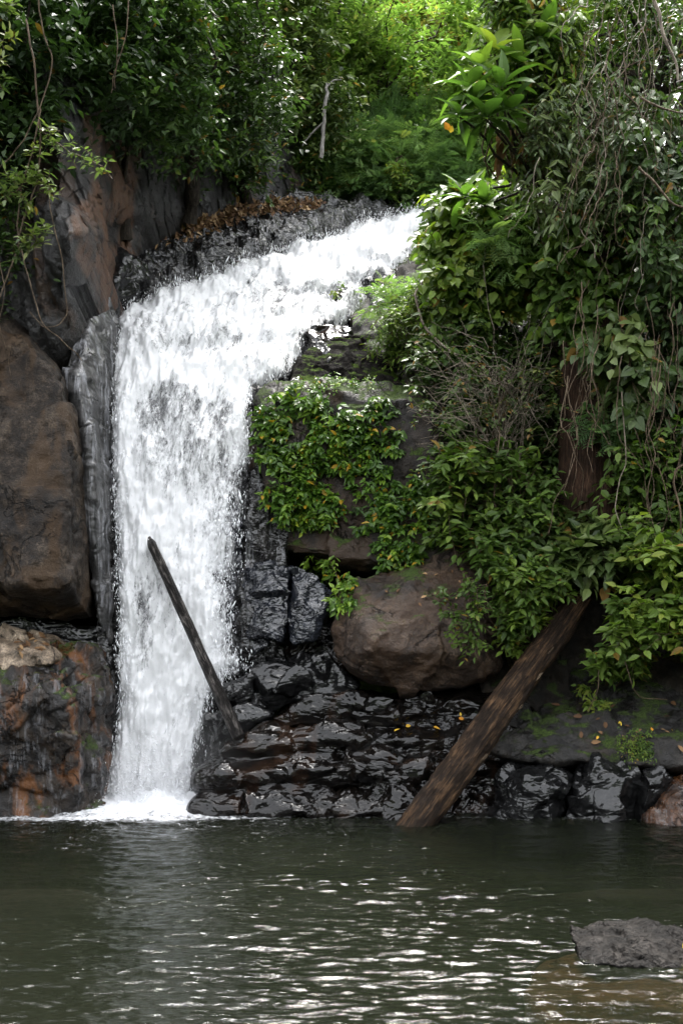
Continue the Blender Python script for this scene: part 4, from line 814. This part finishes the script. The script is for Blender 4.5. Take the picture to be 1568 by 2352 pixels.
for lb, pts, rr in [('pale slim bare trunk with a side branch above the leafy bank', [(736, 365, 18.9), (741, 330, 18.9), (744, 270, 18.9), (749, 215, 18.9), (751, 190, 19.2)], .042),
                    ('thin pale bare trunk leaning at the top of the picture', [(715, 110, 23.5), (740, 40, 23.5), (765, -30, 23.5)], .05), ('thin pale bare trunk standing upright beside the leaning one', [(775, 100, 24), (782, 40, 24), (788, -40, 24)], .045)]:
    root = at(*pts[0]); e = empty('bare_tree', root, lb, 'tree'); mb = MB(); r = rng(int(rr * 1000))
    P = np.array([at(*p) for p in pts]) - root; T = np.linspace(0, 1, 14); Q = np.stack([np.interp(T, np.linspace(0, 1, len(P)), P[:, k]) for k in range(3)], -1) + r.normal(0, .012, (14, 3))
    mb.tube(Q, np.linspace(rr, rr * .7, 14), 8); mb.build('trunk', M['bark_pale'], e, True)
    
    for k_, v_ in ((6, (-.42, .1, -.42)), (11, (.3, .3, .35))): mb = MB(); limb(mb, Q[k_], Q[k_] + np.array(v_), rr * .5, .012, r, .1); mb.build('branch', M['bark_pale'], e, True)
FE = dict(kind='pinnate', droop=.15, hang=.12, flat=1.3, twigs=7, lpt=6, bark='twig', mat='leaf_feather', foot='fronds')
plant('feathery_tree', 'feathery pale green tree leaning over the crest of the falls', 'tree', [(730, 400), (760, 350), (830, 325), (920, 335), (1010, 345), (1080, 385), (1090, 430), (1000, 465), (930, 462), (860, 455), (770, 465), (735, 440)], 20.9, 120, .55, 301, at(800, 500, 21.6), stems=30, dy=.6, leaf=.42, tint=.6, spread=.2, **FE)
plant('feathery_tree', 'small feathery tree spreading flat branches behind the first', 'tree', [(860, 270), (960, 255), (1020, 270), (1020, 310), (920, 320), (850, 310)], 22.0, 40, .5, 302, at(900, 420, 22.4), stems=16, dy=.4, leaf=.36, tint=.5, spread=.15, **FE)
plant('shrub', 'yellow-green sprig hanging above the crest of the falls', 'shrub', [(885, 380), (930, 370), (925, 440), (895, 450)], 20.0, 9, .28, 303, at(920, 360, 20.3), mat='leaf_bright', dy=.15, stems=6, twigs=5, lpt=6, leaf=.15, kind='slim', tint=.8, bark='twig', **HANG)
plant('shrub', 'green bush at the right edge of the crest', 'shrub', [(980, 480), (1060, 440), (1130, 430), (1130, 520), (1040, 560), (985, 545)], 18.6, 40, .42, 304, mat='leaf_mid', dy=.4, stems=10, twigs=8, lpt=6, leaf=.16, tint=.55)

# ------------------------------------------------------------------ climbers, shrubs and bare vines on the right bank
CU = dict(droop=.7, hang=.8, flat=.35)
RIGHT = [
 ('tree', 'dark small-leaved tree leaning over the top right corner', 'tree', [(1240, -90), (1900, -90), (1900, 260), (1400, 300), (1250, 200)], 13.6, 150, .42, 'leaf_dark', .13, 'ovate', .50, .9, True),
 ('climber', 'light green climber hanging in strings at the top of the right bank', 'climbing plant', [(1110, -90), (1290, -90), (1310, 140), (1230, 330), (1180, 260), (1150, 90)], 13.0, 90, .42, 'leaf_mid', .20, 'slim', .62, .5, False),
 ('climber', 'grey-green climber with long drooping leaves below the light green one', 'climbing plant', [(1200, 260), (1330, 200), (1480, 260), (1500, 470), (1380, 520), (1240, 460), (1190, 380)], 12.7, 85, .42, 'leaf_grey', .17, 'slim', .5, .5, False),
 ('climber', 'dark climber among the bare vines at the right edge', 'climbing plant', [(1420, 200), (1900, 160), (1900, 640), (1500, 640), (1440, 480)], 12.5, 135, .45, 'leaf_dark', .17, 'ovate', .45, .6, False),
 ('climber', 'broad-leaved glossy climber spilling over the ledge right of the upper falls', 'climbing plant', [(1010, 460), (1100, 430), (1230, 440), (1290, 520), (1290, 640), (1190, 720), (1060, 700), (990, 640), (985, 540)], 13.9, 130, .38, 'leaf_mid', .19, 'heart', .62, .5, False),
 ('climber', 'leafy climber hanging over the dark hollow in the bank', 'climbing plant', [(1270, 480), (1420, 470), (1430, 640), (1330, 790), (1270, 700)], 13.0, 48, .4, 'leaf_mid', .19, 'heart', .42, .4, False),
 ('shrub', 'small-leaved green shrub beside the right edge of the falls', 'shrub', [(900, 720), (960, 660), (1010, 640), (1050, 700), (1000, 800), (940, 850), (870, 830), (860, 770)], 14.7, 80, .28, 'leaf_mid', .12, 'slim', .58, .4, False),
 ('shrub', 'dark leafy shrub under the pale fallen branch', 'shrub', [(960, 780), (1060, 700), (1180, 740), (1270, 830), (1270, 960), (1130, 1000), (1000, 930)], 13.9, 80, .38, 'leaf_dark', .16, 'ovate', .52, .4, False),
 ('climber', 'sparse climber with silvery leaves right of the reddish trunk', 'climbing plant', [(1360, 760), (1470, 740), (1500, 860), (1440, 950), (1370, 880)], 12.3, 12, .30, 'leaf_grey', .22, 'heart', .55, .3, False),
 ('climber', 'shaded climber covering the far right bank below the bare vines', 'climbing plant', [(1470, 620), (1900, 600), (1900, 1050), (1440, 1060), (1430, 900)], 12.7, 135, .45, 'leaf_dark', .18, 'ovate', .35, .5, False),
 ('shrub', 'soft green shrub left of the reddish trunk', 'shrub', [(1000, 1060), (1080, 1010), (1200, 1030), (1280, 1110), (1290, 1240), (1180, 1290), (1060, 1260), (990, 1190)], 12.9, 75, .34, 'leaf_mid', .17, 'ovate', .50, .35, False),
 ('shrub', 'leafy shrub spreading over the shoulder of the round boulder', 'shrub', [(1110, 1240), (1180, 1250), (1300, 1280), (1290, 1350), (1230, 1420), (1195, 1490), (1165, 1480), (1150, 1400), (1120, 1320)], 12.4, 60, .20, 'leaf_mid', .155, 'ovate', .50, .3, False),
 ('shrub', 'thin sprays of small leaves reaching across the front of the round boulder', 'shrub', [(1010, 1350), (1100, 1340), (1120, 1430), (1100, 1540), (1040, 1500), (1020, 1430)], 12.0, 9, .22, 'leaf_mid', .10, 'ovate', .50, .15, False),
 ('shrub', 'dark big-leaved plant at the top end of the thick log', 'shrub', [(1250, 1200), (1390, 1170), (1450, 1230), (1430, 1310), (1330, 1310), (1260, 1270)], 12.6, 34, .36, 'leaf_grey', .28, 'ovate', .55, .35, False),
 ('shrub', 'bright leafy bush right of the thick log', 'shrub', [(1430, 1270), (1490, 1215), (1900, 1190), (1900, 1460), (1520, 1480), (1440, 1490), (1410, 1430), (1410, 1360)], 11.8, 125, .28, 'leaf_mid', .19, 'ovate', .66, .4, False),
 ('shrub', 'low green sprigs hanging over the top of the dark slab', 'shrub', [(1340, 1520), (1390, 1480), (1450, 1480), (1480, 1530), (1420, 1560), (1350, 1545)], 12.3, 14, .2, 'leaf_bright', .14, 'ovate', .62, .25, False),
 ('shrub', 'green leaves around the base of the reddish trunk', 'shrub', [(1180, 1150), (1280, 1215), (1420, 1215), (1560, 1120), (1620, 1200), (1470, 1250), (1330, 1270), (1200, 1250)], 12.9, 45, .34, 'leaf_grey', .21, 'ovate', .48, .35, False),
 ('shrub', 'dark hanging foliage behind the dry twigs', 'shrub', [(1040, 900), (1180, 880), (1290, 920), (1290, 1100), (1150, 1080), (1040, 1040)], 13.6, 60, .36, 'leaf_dark', .17, 'heart', .35, .3, False),
 ('shrub', 'shaded undergrowth at the right edge above the bright bush', 'undergrowth', [(1430, 1000), (1900, 980), (1900, 1220), (1500, 1230), (1430, 1120)], 12.4, 95, .38, 'leaf_mid', .17, 'ovate', .36, .4, False)]
for k, (nm, lb, ct, poly, Y, n, rad, mat, lf, kd, tn, dy, tree) in enumerate(RIGHT):
    extra = CU if nm == 'climber' else dict(droop=.4, hang=.35, flat=.75)
    root = None
    if tree: root = (3.9, 14.6, 8.4)
    plant(nm, lb, ct, poly, Y, n, rad, 400 + k, root, None, mat, 'bark_dark' if tree else 'twig', dy, tree, .16, 26 if tree else 22, twigs=8, lpt=7, leaf=lf, kind=kd, tint=tn, spread=.17, twig_r=.0035 if not tree else 0, out=(-.1, -.75, .25), **extra)
FN = dict(kind='pinnate', droop=.5, hang=.25, flat=1.0, twigs=5, lpt=4, mat='leaf_feather', foot='fronds', bark='twig')
plant('fern', 'fern-like fronds reaching over the right edge of the upper falls', 'fern', [(850, 672), (910, 655), (985, 655), (970, 700), (890, 712)], 15.2, 12, .28, 440, dy=.3, stems=6, leaf=.34, tint=.8, **FN)
plant('fern', 'fern with long fronds in the glossy climber', 'fern', [(1130, 470), (1220, 500), (1200, 600), (1120, 580)], 13.2, 8, .35, 441, dy=.15, stems=4, leaf=.45, tint=.85, **FN)
plant('fern', 'dark fern leaning from the reddish trunk', 'fern', [(1360, 950), (1440, 960), (1430, 1010), (1370, 1000)], 12.5, 5, .3, 442, dy=.15, stems=3, leaf=.42, tint=.35, **FN)

# a rosette plant of big paddle leaves
def rosette():
    r = rng(450); root = at(1235, 420, 12.9); e = empty('big_leaf_plant', root, 'tall plant with rosettes of big paddle-shaped leaves right of the crest', 'plant')
    lm, sm, dm = MB(), MB(), MB()
    heads = [(1105, 165, 12.2, .42, .72), (1135, 125, 12.4, .45, .82), (1070, 205, 12.1, .40, .5), (1150, 205, 12.0, .42, .35), (1055, 270, 12.0, .36, .4), (1115, 275, 11.9, .42, .25), (1185, 150, 12.4, .45, .6), (1165, 260, 12.0, .42, .3), (1090, 235, 12.0, .36, .3), (1195, 20, 12.7, .5, .75), (1240, 90, 12.6, .42, .5), (1065, 455, 13.1, .36, .6), (1110, 475, 13.0, .34, .5)]
    for x, y, Y, L, tn in heads:
        h = at(x, y, Y) - root; sm = MB(); limb(sm, r.normal(0, .06, 3) if y < 400 else np.zeros(3), h, .022, .012, r, .06, 6); sm.build('stem', M['bark_dark'], e, True)
        n = 11; th = np.arange(n) * 2.4 + r.uniform(0, 6); el = np.linspace(1.1, -.25, n)
        A = np.stack([np.cos(th) * np.cos(el), np.sin(th) * np.cos(el), np.sin(el)], -1); A[:, 1] = A[:, 1] * .8 - .25
        N = UP[None] + np.array([[0, -.5, 0]]) + .15 * r.normal(size=(n, 3))
        add_leaves(lm, np.repeat(h[None], n, 0) + A * .03, A, N, 1.0 * L * r.uniform(.75, 1.15, n), 'big', np.clip(tn + r.normal(0, .12, n), 0, .92))
    for k in range(16):
        p = at(r.uniform(1140, 1235), r.uniform(290, 345), 12.6) - root; add_leaves(dm, p[None], np.array([[r.normal(0, .25), r.normal(0, .2), -1]]), np.array([[r.normal(0, .5), -1, 0]]), np.array([r.uniform(.25, .42)]), 'slim', np.array([r.uniform(.1, .6)]))
    lm.build('leaves', M['leaf_bright'], e); d = dm.build('dead_leaves', M['leaf_dead'], e); d['label'] = 'withered brown leaves hanging below the rosettes'
    ym = MB(); p = at(1030, 300, 12.2) - root
    add_leaves(ym, np.array([p, p + np.array([.02, 0, -.03])]), np.array([[-.35, -.1, .75], [.2, 0, .9]]), np.array([[0, -1, .2], [0, -1, .1]]), np.array([.12, .10]), 'heart', np.array([.3, .8]))
    y = ym.build('orange_leaf', M['leaf_yellow'], e); y['label'] = 'orange dying leaf at the left tip'
rosette()

# reddish trunk on the bank
def trunk():
    r = rng(460); base = at(1350, 1240, 13.1); e = empty('old_tree', base, 'broad reddish-brown bare trunk in the right bank', 'tree')
    mb = MB(); T = np.linspace(0, 1, 70); H = at(1345, 780, 13.3)[2] - base[2] + 1.2
    mb.tube(np.stack([.05 * np.sin(T * 3), 0 * T, -.5 + T * (H + .5)], -1), .40 - .05 * T + .10 * (1 - T) ** 3, 48)
    V = mb.V[0]; c = np.repeat(np.stack([.05 * np.sin(T * 3), 0 * T, V.reshape(70, 48, 3)[:, :, 2].mean(1)], -1), 48, 0); u = V - c; th = np.arctan2(u[:, 1], u[:, 0])
    d = .10 * ridged(np.stack([np.cos(th) * 2.2, np.sin(th) * 2.2, V[:, 2] * .28], -1), 3) + .06 * fbm(np.stack([np.cos(th) * 4, np.sin(th) * 4, V[:, 2] * 1.2], -1), 3)
    mb.V[0] = c + u * (1 + d[:, None]); mb.build('trunk', M['bark_red'], e, True)
trunk()

# bare vines, each its own
def vine(name, label, pts, rad, mat, r, group=None, wig=.05, cat='vine'):
    P = np.array([at(*p) for p in pts]); T = np.linspace(0, 1, 9 * (len(P) - 1) + 1); u = np.linspace(0, 1, len(P))
    Q = np.stack([np.interp(T, u, P[:, k]) for k in range(3)], -1)
    for _ in range(5): Q[1:-1] = .25 * Q[:-2] + .5 * Q[1:-1] + .25 * Q[2:]
    L = np.linalg.norm(P[-1] - P[0]); o = r.uniform(-40, 40, 3)
    Q = Q + wig * np.stack([fbm(np.stack([T * L * 1.6 + o[k], 0 * T + k, 0 * T], -1), 3) for k in range(3)], -1)
    mb = MB(); mb.tube(Q, np.linspace(rad, rad * .6, len(T)), 5); return tag(mb.build(name, M[mat], None, True, Q[0]), label, cat, group)
r = rng(470)
for k in range(88):
    x = r.normal(1440, 60) if k < 60 else r.uniform(1240, 1600); y0 = r.uniform(-80, 420); y1 = y0 + r.uniform(120, 480); Y = r.uniform(11.3, 13.0); lean = r.normal(-35, 60)
    vine('hanging_vine', 'thin bare brown vine in the hanging tangle at the upper right', [(x, y0, Y), (x + lean * .4 + r.normal(0, 12), (y0 * 2 + y1) / 3, Y), (x + lean * .8 + r.normal(0, 18), (y0 + 2 * y1) / 3, Y - .1), (x + lean, y1, Y)], .003 + .006 * r.uniform() ** 2, 'twig' if r.uniform() < .75 else 'twig_pale', r, 'bare vines hanging at the upper right', .16)
for k in range(34):
    x = r.uniform(1270, 1600); y0 = r.uniform(640, 900); y1 = y0 + r.uniform(200, 430); Y = r.uniform(11.5, 12.3)
    vine('hanging_vine', 'thin vine trailing down beside the reddish trunk', [(x, y0, Y), (x + r.normal(0, 20), (y0 + y1) / 2, Y), (x + r.normal(0, 40), y1, Y)], r.uniform(.004, .008), 'twig', r, 'vines trailing beside the reddish trunk', .12)
for lb, pts, rad, mt in [
    ('thick bare pale branch hanging at the top right edge', [(1497, -30, 11), (1515, 60, 11), (1540, 120, 11), (1556, 186, 11)], .022, 'twig_pale'),
    ('bare branch slanting down to the right edge below the vines', [(1465, 385, 11.2), (1500, 430, 11.2), (1540, 465, 11.2), (1600, 490, 11.2)], .016, 'twig'),
    ('bare branch crossing to the right edge beside the sky gap', [(1470, 225, 11.3), (1520, 255, 11.3), (1600, 270, 11.3)], .014, 'twig'),
    ('curled pale tendril looping at the foot of the reddish trunk', [(1420, 900, 11.9), (1440, 1060, 11.8), (1416, 1130, 11.8), (1412, 1190, 11.8), (1428, 1222, 11.8), (1445, 1229, 11.8)], .008, 'twig_pale'),
    ('crooked brown branch in the shade at the right edge', [(1590, 1060, 11.6), (1550, 1075, 11.6), (1545, 1120, 11.6), (1560, 1180, 11.6), (1565, 1260, 11.6)], .016, 'twig'),
    ('pale crooked dead branch arching over the shrub right of the falls', [(968, 645, 13.9), (952, 680, 13.8), (972, 745, 13.6), (1000, 780, 13.4), (1080, 840, 13.2), (1150, 880, 13.0), (1180, 925, 13.0)], .020, 'twig_pale'),
    ('long vine arching across the big boulder from the left edge', [(40, 540, 11.3), (60, 620, 11.2), (100, 740, 11.1), (150, 790, 11.2), (190, 830, 11.4)], .009, 'twig'),
    ('looped vine hanging before the brown cliff column', [(112, 430, 11.4), (124, 520, 11.3), (146, 620, 11.3), (158, 715, 11.3), (140, 745, 11.3), (100, 752, 11.3), (70, 715, 11.3)], .008, 'twig'),
    ('straight vine descending the left edge', [(60, 40, 11), (80, 150, 11), (95, 290, 11), (85, 420, 11.1), (50, 520, 11.1), (45, 560, 11.1), (0, 690, 11.1)], .012, 'twig'),
    ('thin vine hanging from the top left trees', [(90, -30, 11.5), (95, 90, 11.5), (130, 140, 11.5), (60, 330, 11.4), (-20, 400, 11.4)], .010, 'twig'),
    ('vine dangling over the dark trees in the top left', [(258, 10, 12.2), (268, 80, 12.2), (270, 160, 12.2), (262, 205, 12.2)], .008, 'twig'),
    ('branching vine dangling beside it', [(300, -10, 12.3), (288, 90, 12.3), (262, 170, 12.3), (255, 215, 12.3)], .008, 'twig'),
    ('thin root dangling over the left boulder', [(0, 600, 11.1), (10, 680, 11), (0, 760, 11), (30, 870, 11.2)], .006, 'twig'),
    ('bare root hanging below the bright bush onto the slab', [(1432, 1520, 11.8), (1445, 1570, 11.75), (1470, 1600, 11.75), (1530, 1606, 11.75)], .008, 'twig'),
    ('reddish root hanging onto the dark slab', [(1375, 1530, 12), (1370, 1580, 12), (1350, 1640, 12)], .008, 'twig')]:
    vine('bare_branch' if 'branch' in lb else 'vine', lb, pts, rad, mt, r, None, .05, 'branch' if 'branch' in lb else 'vine')

def dry_shrub():
    r = rng(480); root = at(1165, 1290, 12.9); e = empty('dry_shrub', root, 'tangle of dry tan twigs arching below the pale branch', 'shrub')
    sm, tm, lm = MB(), MB(), MB(); top = []
    for k in range(7):
        P = limb(sm, r.normal(0, .1, 3) * np.array([1, 1, 0]), at(r.uniform(1120, 1220), r.uniform(800, 900), 12.8) - root, .014, .008, r, .05, 5); top.append(P)
    for k in range(190):
        P = top[r.integers(7)]; a = P[r.integers(3, 7)]; b = at(r.uniform(930, 1300), r.normal(890, 75), r.uniform(12.3, 13.2)) - root
        t = np.linspace(0, 1, 9)[:, None]; s = a + (b - a) * t + np.sin(math.pi * t) * (UP * r.uniform(-.05, .22) + r.normal(0, .05, 3)) + .018 * r.normal(size=(9, 3))
        q = r.integers(0, 4); tm.tube(s[q:], np.linspace(.0055, .0022, 9 - q), 3, .5)
    C = np.array([at(a, b, 12.7) - root for a, b in zip(r.uniform(950, 1290, 60), r.normal(890, 70, 60))])
    sprays(lm, None, C, .16, r, twigs=3, lpt=5, leaf=.09, kind='ovate', tint=.6, droop=.4, hang=.4, odd=.15)
    sm.build('stems', M['twig'], e, True); tm.build('twigs', M['twig_pale'], e, True); lm.build('foliage', M['leaf_grey'], e)
dry_shrub()
def leafy_vine():
    r = rng(490); root = at(95, 250, 11); e = empty('leafy_vine', root, 'vine with clusters of rounded leaves in front of the left cliff', 'vine'); lm, sm = MB(), MB()
    for pts in ([(95, 250), (75, 350), (50, 430), (40, 520), (48, 580)], [(95, 300), (160, 350), (200, 365), (240, 385), (258, 412)], [(50, 430), (-10, 480), (-60, 500)]):
        P = np.array([at(a, b, 11.0) for a, b in pts]) - root; sm.tube(P, .008, 4); sm.build('stem', M['twig'], e, True); sm = MB()
    C = [(60, 395), (40, 410), (85, 410), (30, 455), (60, 470), (45, 430), (105, 400), (110, 430), (130, 340), (80, 350), (70, 545), (95, 540), (50, 575), (100, 530), (75, 560), (20, 10), (5, 90), (10, 190), (0, 150), (170, 350), (200, 365), (235, 385), (120, 300), (90, 440), (20, 430)]
    sprays(lm, sm, np.array([at(a, b, 11.0) for a, b in C]) - root, .17, r, twigs=4, lpt=5, leaf=.115, kind='ovate', tint=.72, spread=.12, droop=.2, hang=.1, flat=1.0, twig_r=.003)
    lm.build('leaves', M['leaf_grey'], e); sm.build('twigs', M['twig'], e, True)
leafy_vine()

# ------------------------------------------------------------------ ivy, sprouts and fallen leaves lie on the rocks: find the surface under them
bpy.context.view_layer.update(); DG = bpy.context.evaluated_depsgraph_get()
ROCKS = {o.name for o in COL.objects if o.get('category') in ('rock', 'boulder', 'rock slab') or o.name in ('cliff', 'stream_bed', 'bank')}
from mathutils.bvhtree import BVHTree
BV = []
for o in COL.objects:
    if o.name in ROCKS: BV.append((BVHTree.FromObject(o, DG), o.matrix_world.inverted(), o.matrix_world))
def surf(x, y):
    d = Vector(at(x, y, 1.0)) - Vector((0, 0, CAMZ)); o = Vector((0, 0, CAMZ)); best = None
    for b, inv, mw in BV:
        h = b.ray_cast(inv @ o, (inv.to_3x3() @ d).normalized())
        if h[0] is not None:
            p = mw @ h[0]; dd = (p - o).length
            if best is None or dd < best[0]: best = (dd, p, (mw.to_3x3() @ h[1]).normalized())
    return (np.array(best[1]), np.array(best[2])) if best else (None, None)
def ivy(label, poly, n, seed, leaf, tint, mat='leaf_ivy', odd=.03, name='ivy', cat='ivy'):
    r = rng(seed); q = poly_points(poly, n, r); lm, sm = MB(), MB(); pts = []
    nz = fbm(np.stack([q[:, 0] * .016, q[:, 1] * .016, 0 * q[:, 0] + seed], -1), 3)
    for a, b in q[nz > -.22]:
        p, nn = surf(a, b)
        if p is not None: pts.append((p, nn))
    P = np.array([p for p, _ in pts]); N = np.array([k for _, k in pts]); root = P[P[:, 2].argmin()] * 1.0
    e = empty(name, root, label, cat)
    C = P + N * r.uniform(.01, .09, (len(P), 1)) - root
    sprays(lm, None, C, .13, r, twigs=3, lpt=5, leaf=leaf, kind='ovate', out=(-.15, -.9, .1), droop=.6, hang=.6, flat=.55, tint=tint, spread=.18, odd=odd)
    for k in range(min(60, len(P) // 4)):
        a = C[r.integers(len(C))]; d2 = ((C - a) ** 2).sum(1); b = C[np.argsort(d2)[min(8, len(C) - 1)]]; sm.tube(np.stack([a, (a + b) / 2 + r.normal(0, .03, 3), b]), .004, 3, .5)
    lm.build('leaves', M[mat], e); sm.build('stems', M['twig'], e)
ivy('glossy yellow-green ivy covering the upper left face of the mossy block', [(592, 950), (640, 905), (730, 905), (800, 930), (830, 1000), (810, 1130), (760, 1195), (640, 1190), (600, 1110)], 330, 501, .125, .45)
ivy('ivy hanging down the right side of the mossy block', [(810, 940), (900, 920), (915, 1000), (940, 1080), (985, 1110), (985, 1250), (940, 1310), (840, 1310), (820, 1230), (810, 1130)], 250, 502, .12, .36)
ivy('small ivy tuft in the crack above the grey wet rock', [(690, 1270), (740, 1265), (820, 1320), (800, 1400), (760, 1390), (730, 1340)], 70, 503, .11, .60)
ivy('sprig of ivy on the left of the block below the main patch', [(635, 1180), (700, 1160), (760, 1170), (750, 1210), (690, 1215)], 40, 504, .10, .66)
ivy('low leafy cushion plant on the mossy right slab', [(1420, 1685), (1480, 1680), (1500, 1730), (1440, 1740)], 45, 505, .045, .6, 'leaf_mid', .01, 'cushion_plant', 'plant')
ivy('pale green sprout growing on the dark slab', [(1330, 1570), (1345, 1560), (1350, 1590), (1335, 1600)], 5, 506, .10, .85, 'leaf_bright', 0, 'sprout', 'plant')
ivy('yellow-green sprout lower on the dark slab', [(1355, 1610), (1390, 1610), (1390, 1632), (1360, 1632)], 8, 507, .10, .88, 'leaf_bright', 0, 'sprout', 'plant')
ivy('tuft of green leaves on the stone in the upper falls', [(770, 662), (812, 660), (812, 690), (770, 690)], 16, 508, .09, .75, 'leaf_mid', 0, 'sprout', 'plant')
ivy('moss-green tufts along the top of the block', [(640, 876), (760, 872), (910, 880), (900, 905), (640, 905)], 60, 509, .06, .55, 'leaf_ivy', .02, 'cushion_plant', 'plant')

def fallen(label, group, polys, n, seed, mat, lo, hi):
    r = rng(seed); k = 0
    for poly in polys:
        for a, b in poly_points(poly, n, r):
            p, nn = surf(a, b)
            if p is None or nn[2] < .25: continue
            mb = MB(); A = unit(np.cross(nn, r.normal(size=3))); add_leaves(mb, np.zeros((1, 3)), A[None] + .15 * nn, nn[None] + .2 * r.normal(size=(1, 3)), np.array([r.uniform(lo, hi)]), 'ovate', np.array([r.uniform(0, 1)]))
            o = mb.build('fallen_leaf', M[mat]); o.location = p + nn * .012; tag(o, label, 'leaf', group)
fallen('dry brown leaf lying on the dark slab right of the log', 'brown leaves on the slab', [[(1280, 1560), (1560, 1540), (1560, 1720), (1250, 1720)]], 26, 601, 'leaf_dead', .06, .13)
fallen('yellow leaf lying on the dark slab or the wet rocks by the log', 'yellow leaves on the wet rocks', [[(1280, 1560), (1560, 1540), (1560, 1800), (1200, 1740)], [(860, 1610), (1100, 1600), (1050, 1680), (880, 1690)]], 5, 602, 'leaf_yellow', .05, .10)
fallen('dead leaf lying on the tan ledge at the left edge', 'dead leaves on the tan ledge', [[(20, 1450), (110, 1465), (125, 1500), (40, 1500)]], 26, 603, 'leaf_dead', .07, .14)
fallen('small leaf stuck to the top of the round boulder', 'leaves on the round boulder', [[(860, 1320), (1050, 1270), (1060, 1400), (900, 1400)]], 12, 604, 'leaf_dead', .04, .09)
def litter():
    r = rng(610); mb = MB(); P, N = [], []
    for a, b in np.concatenate([poly_points([(420, 520), (520, 478), (640, 455), (740, 462), (740, 478), (620, 492), (520, 505), (430, 545)], 900, r), poly_points([(350, 560), (430, 510), (560, 490), (560, 510), (420, 560)], 120, r)]):
        p, nn = surf(a, b)
        if p is not None: P.append(p + nn * .02); N.append(nn)
    P = np.array(P); N = np.array(N); n = len(P)
    add_leaves(mb, P, np.cross(N, r.normal(size=(n, 3))) + .3 * N, N + .5 * r.normal(size=(n, 3)), r.uniform(.06, .12, n), 'ovate', r.uniform(0, 1, n))
    tag(mb.build('leaf_litter', M['leaf_dead']), 'brown fallen leaves carpeting the rock shelf left of the crest', 'leaf litter', kind='stuff')
litter()
mb = MB(); add_leaves(mb, np.zeros((1, 3)), np.array([[-.1, -.2, .9]]), np.array([[-.3, -1, .2]]), np.array([.09]), 'heart', np.array([.95]))
o = mb.build('fallen_leaf', M['leaf_yellow']); p = at(1578, 2184, 6.1); o.location = p; tag(o, 'bright yellow leaf clinging to the stone in the pool', 'leaf')
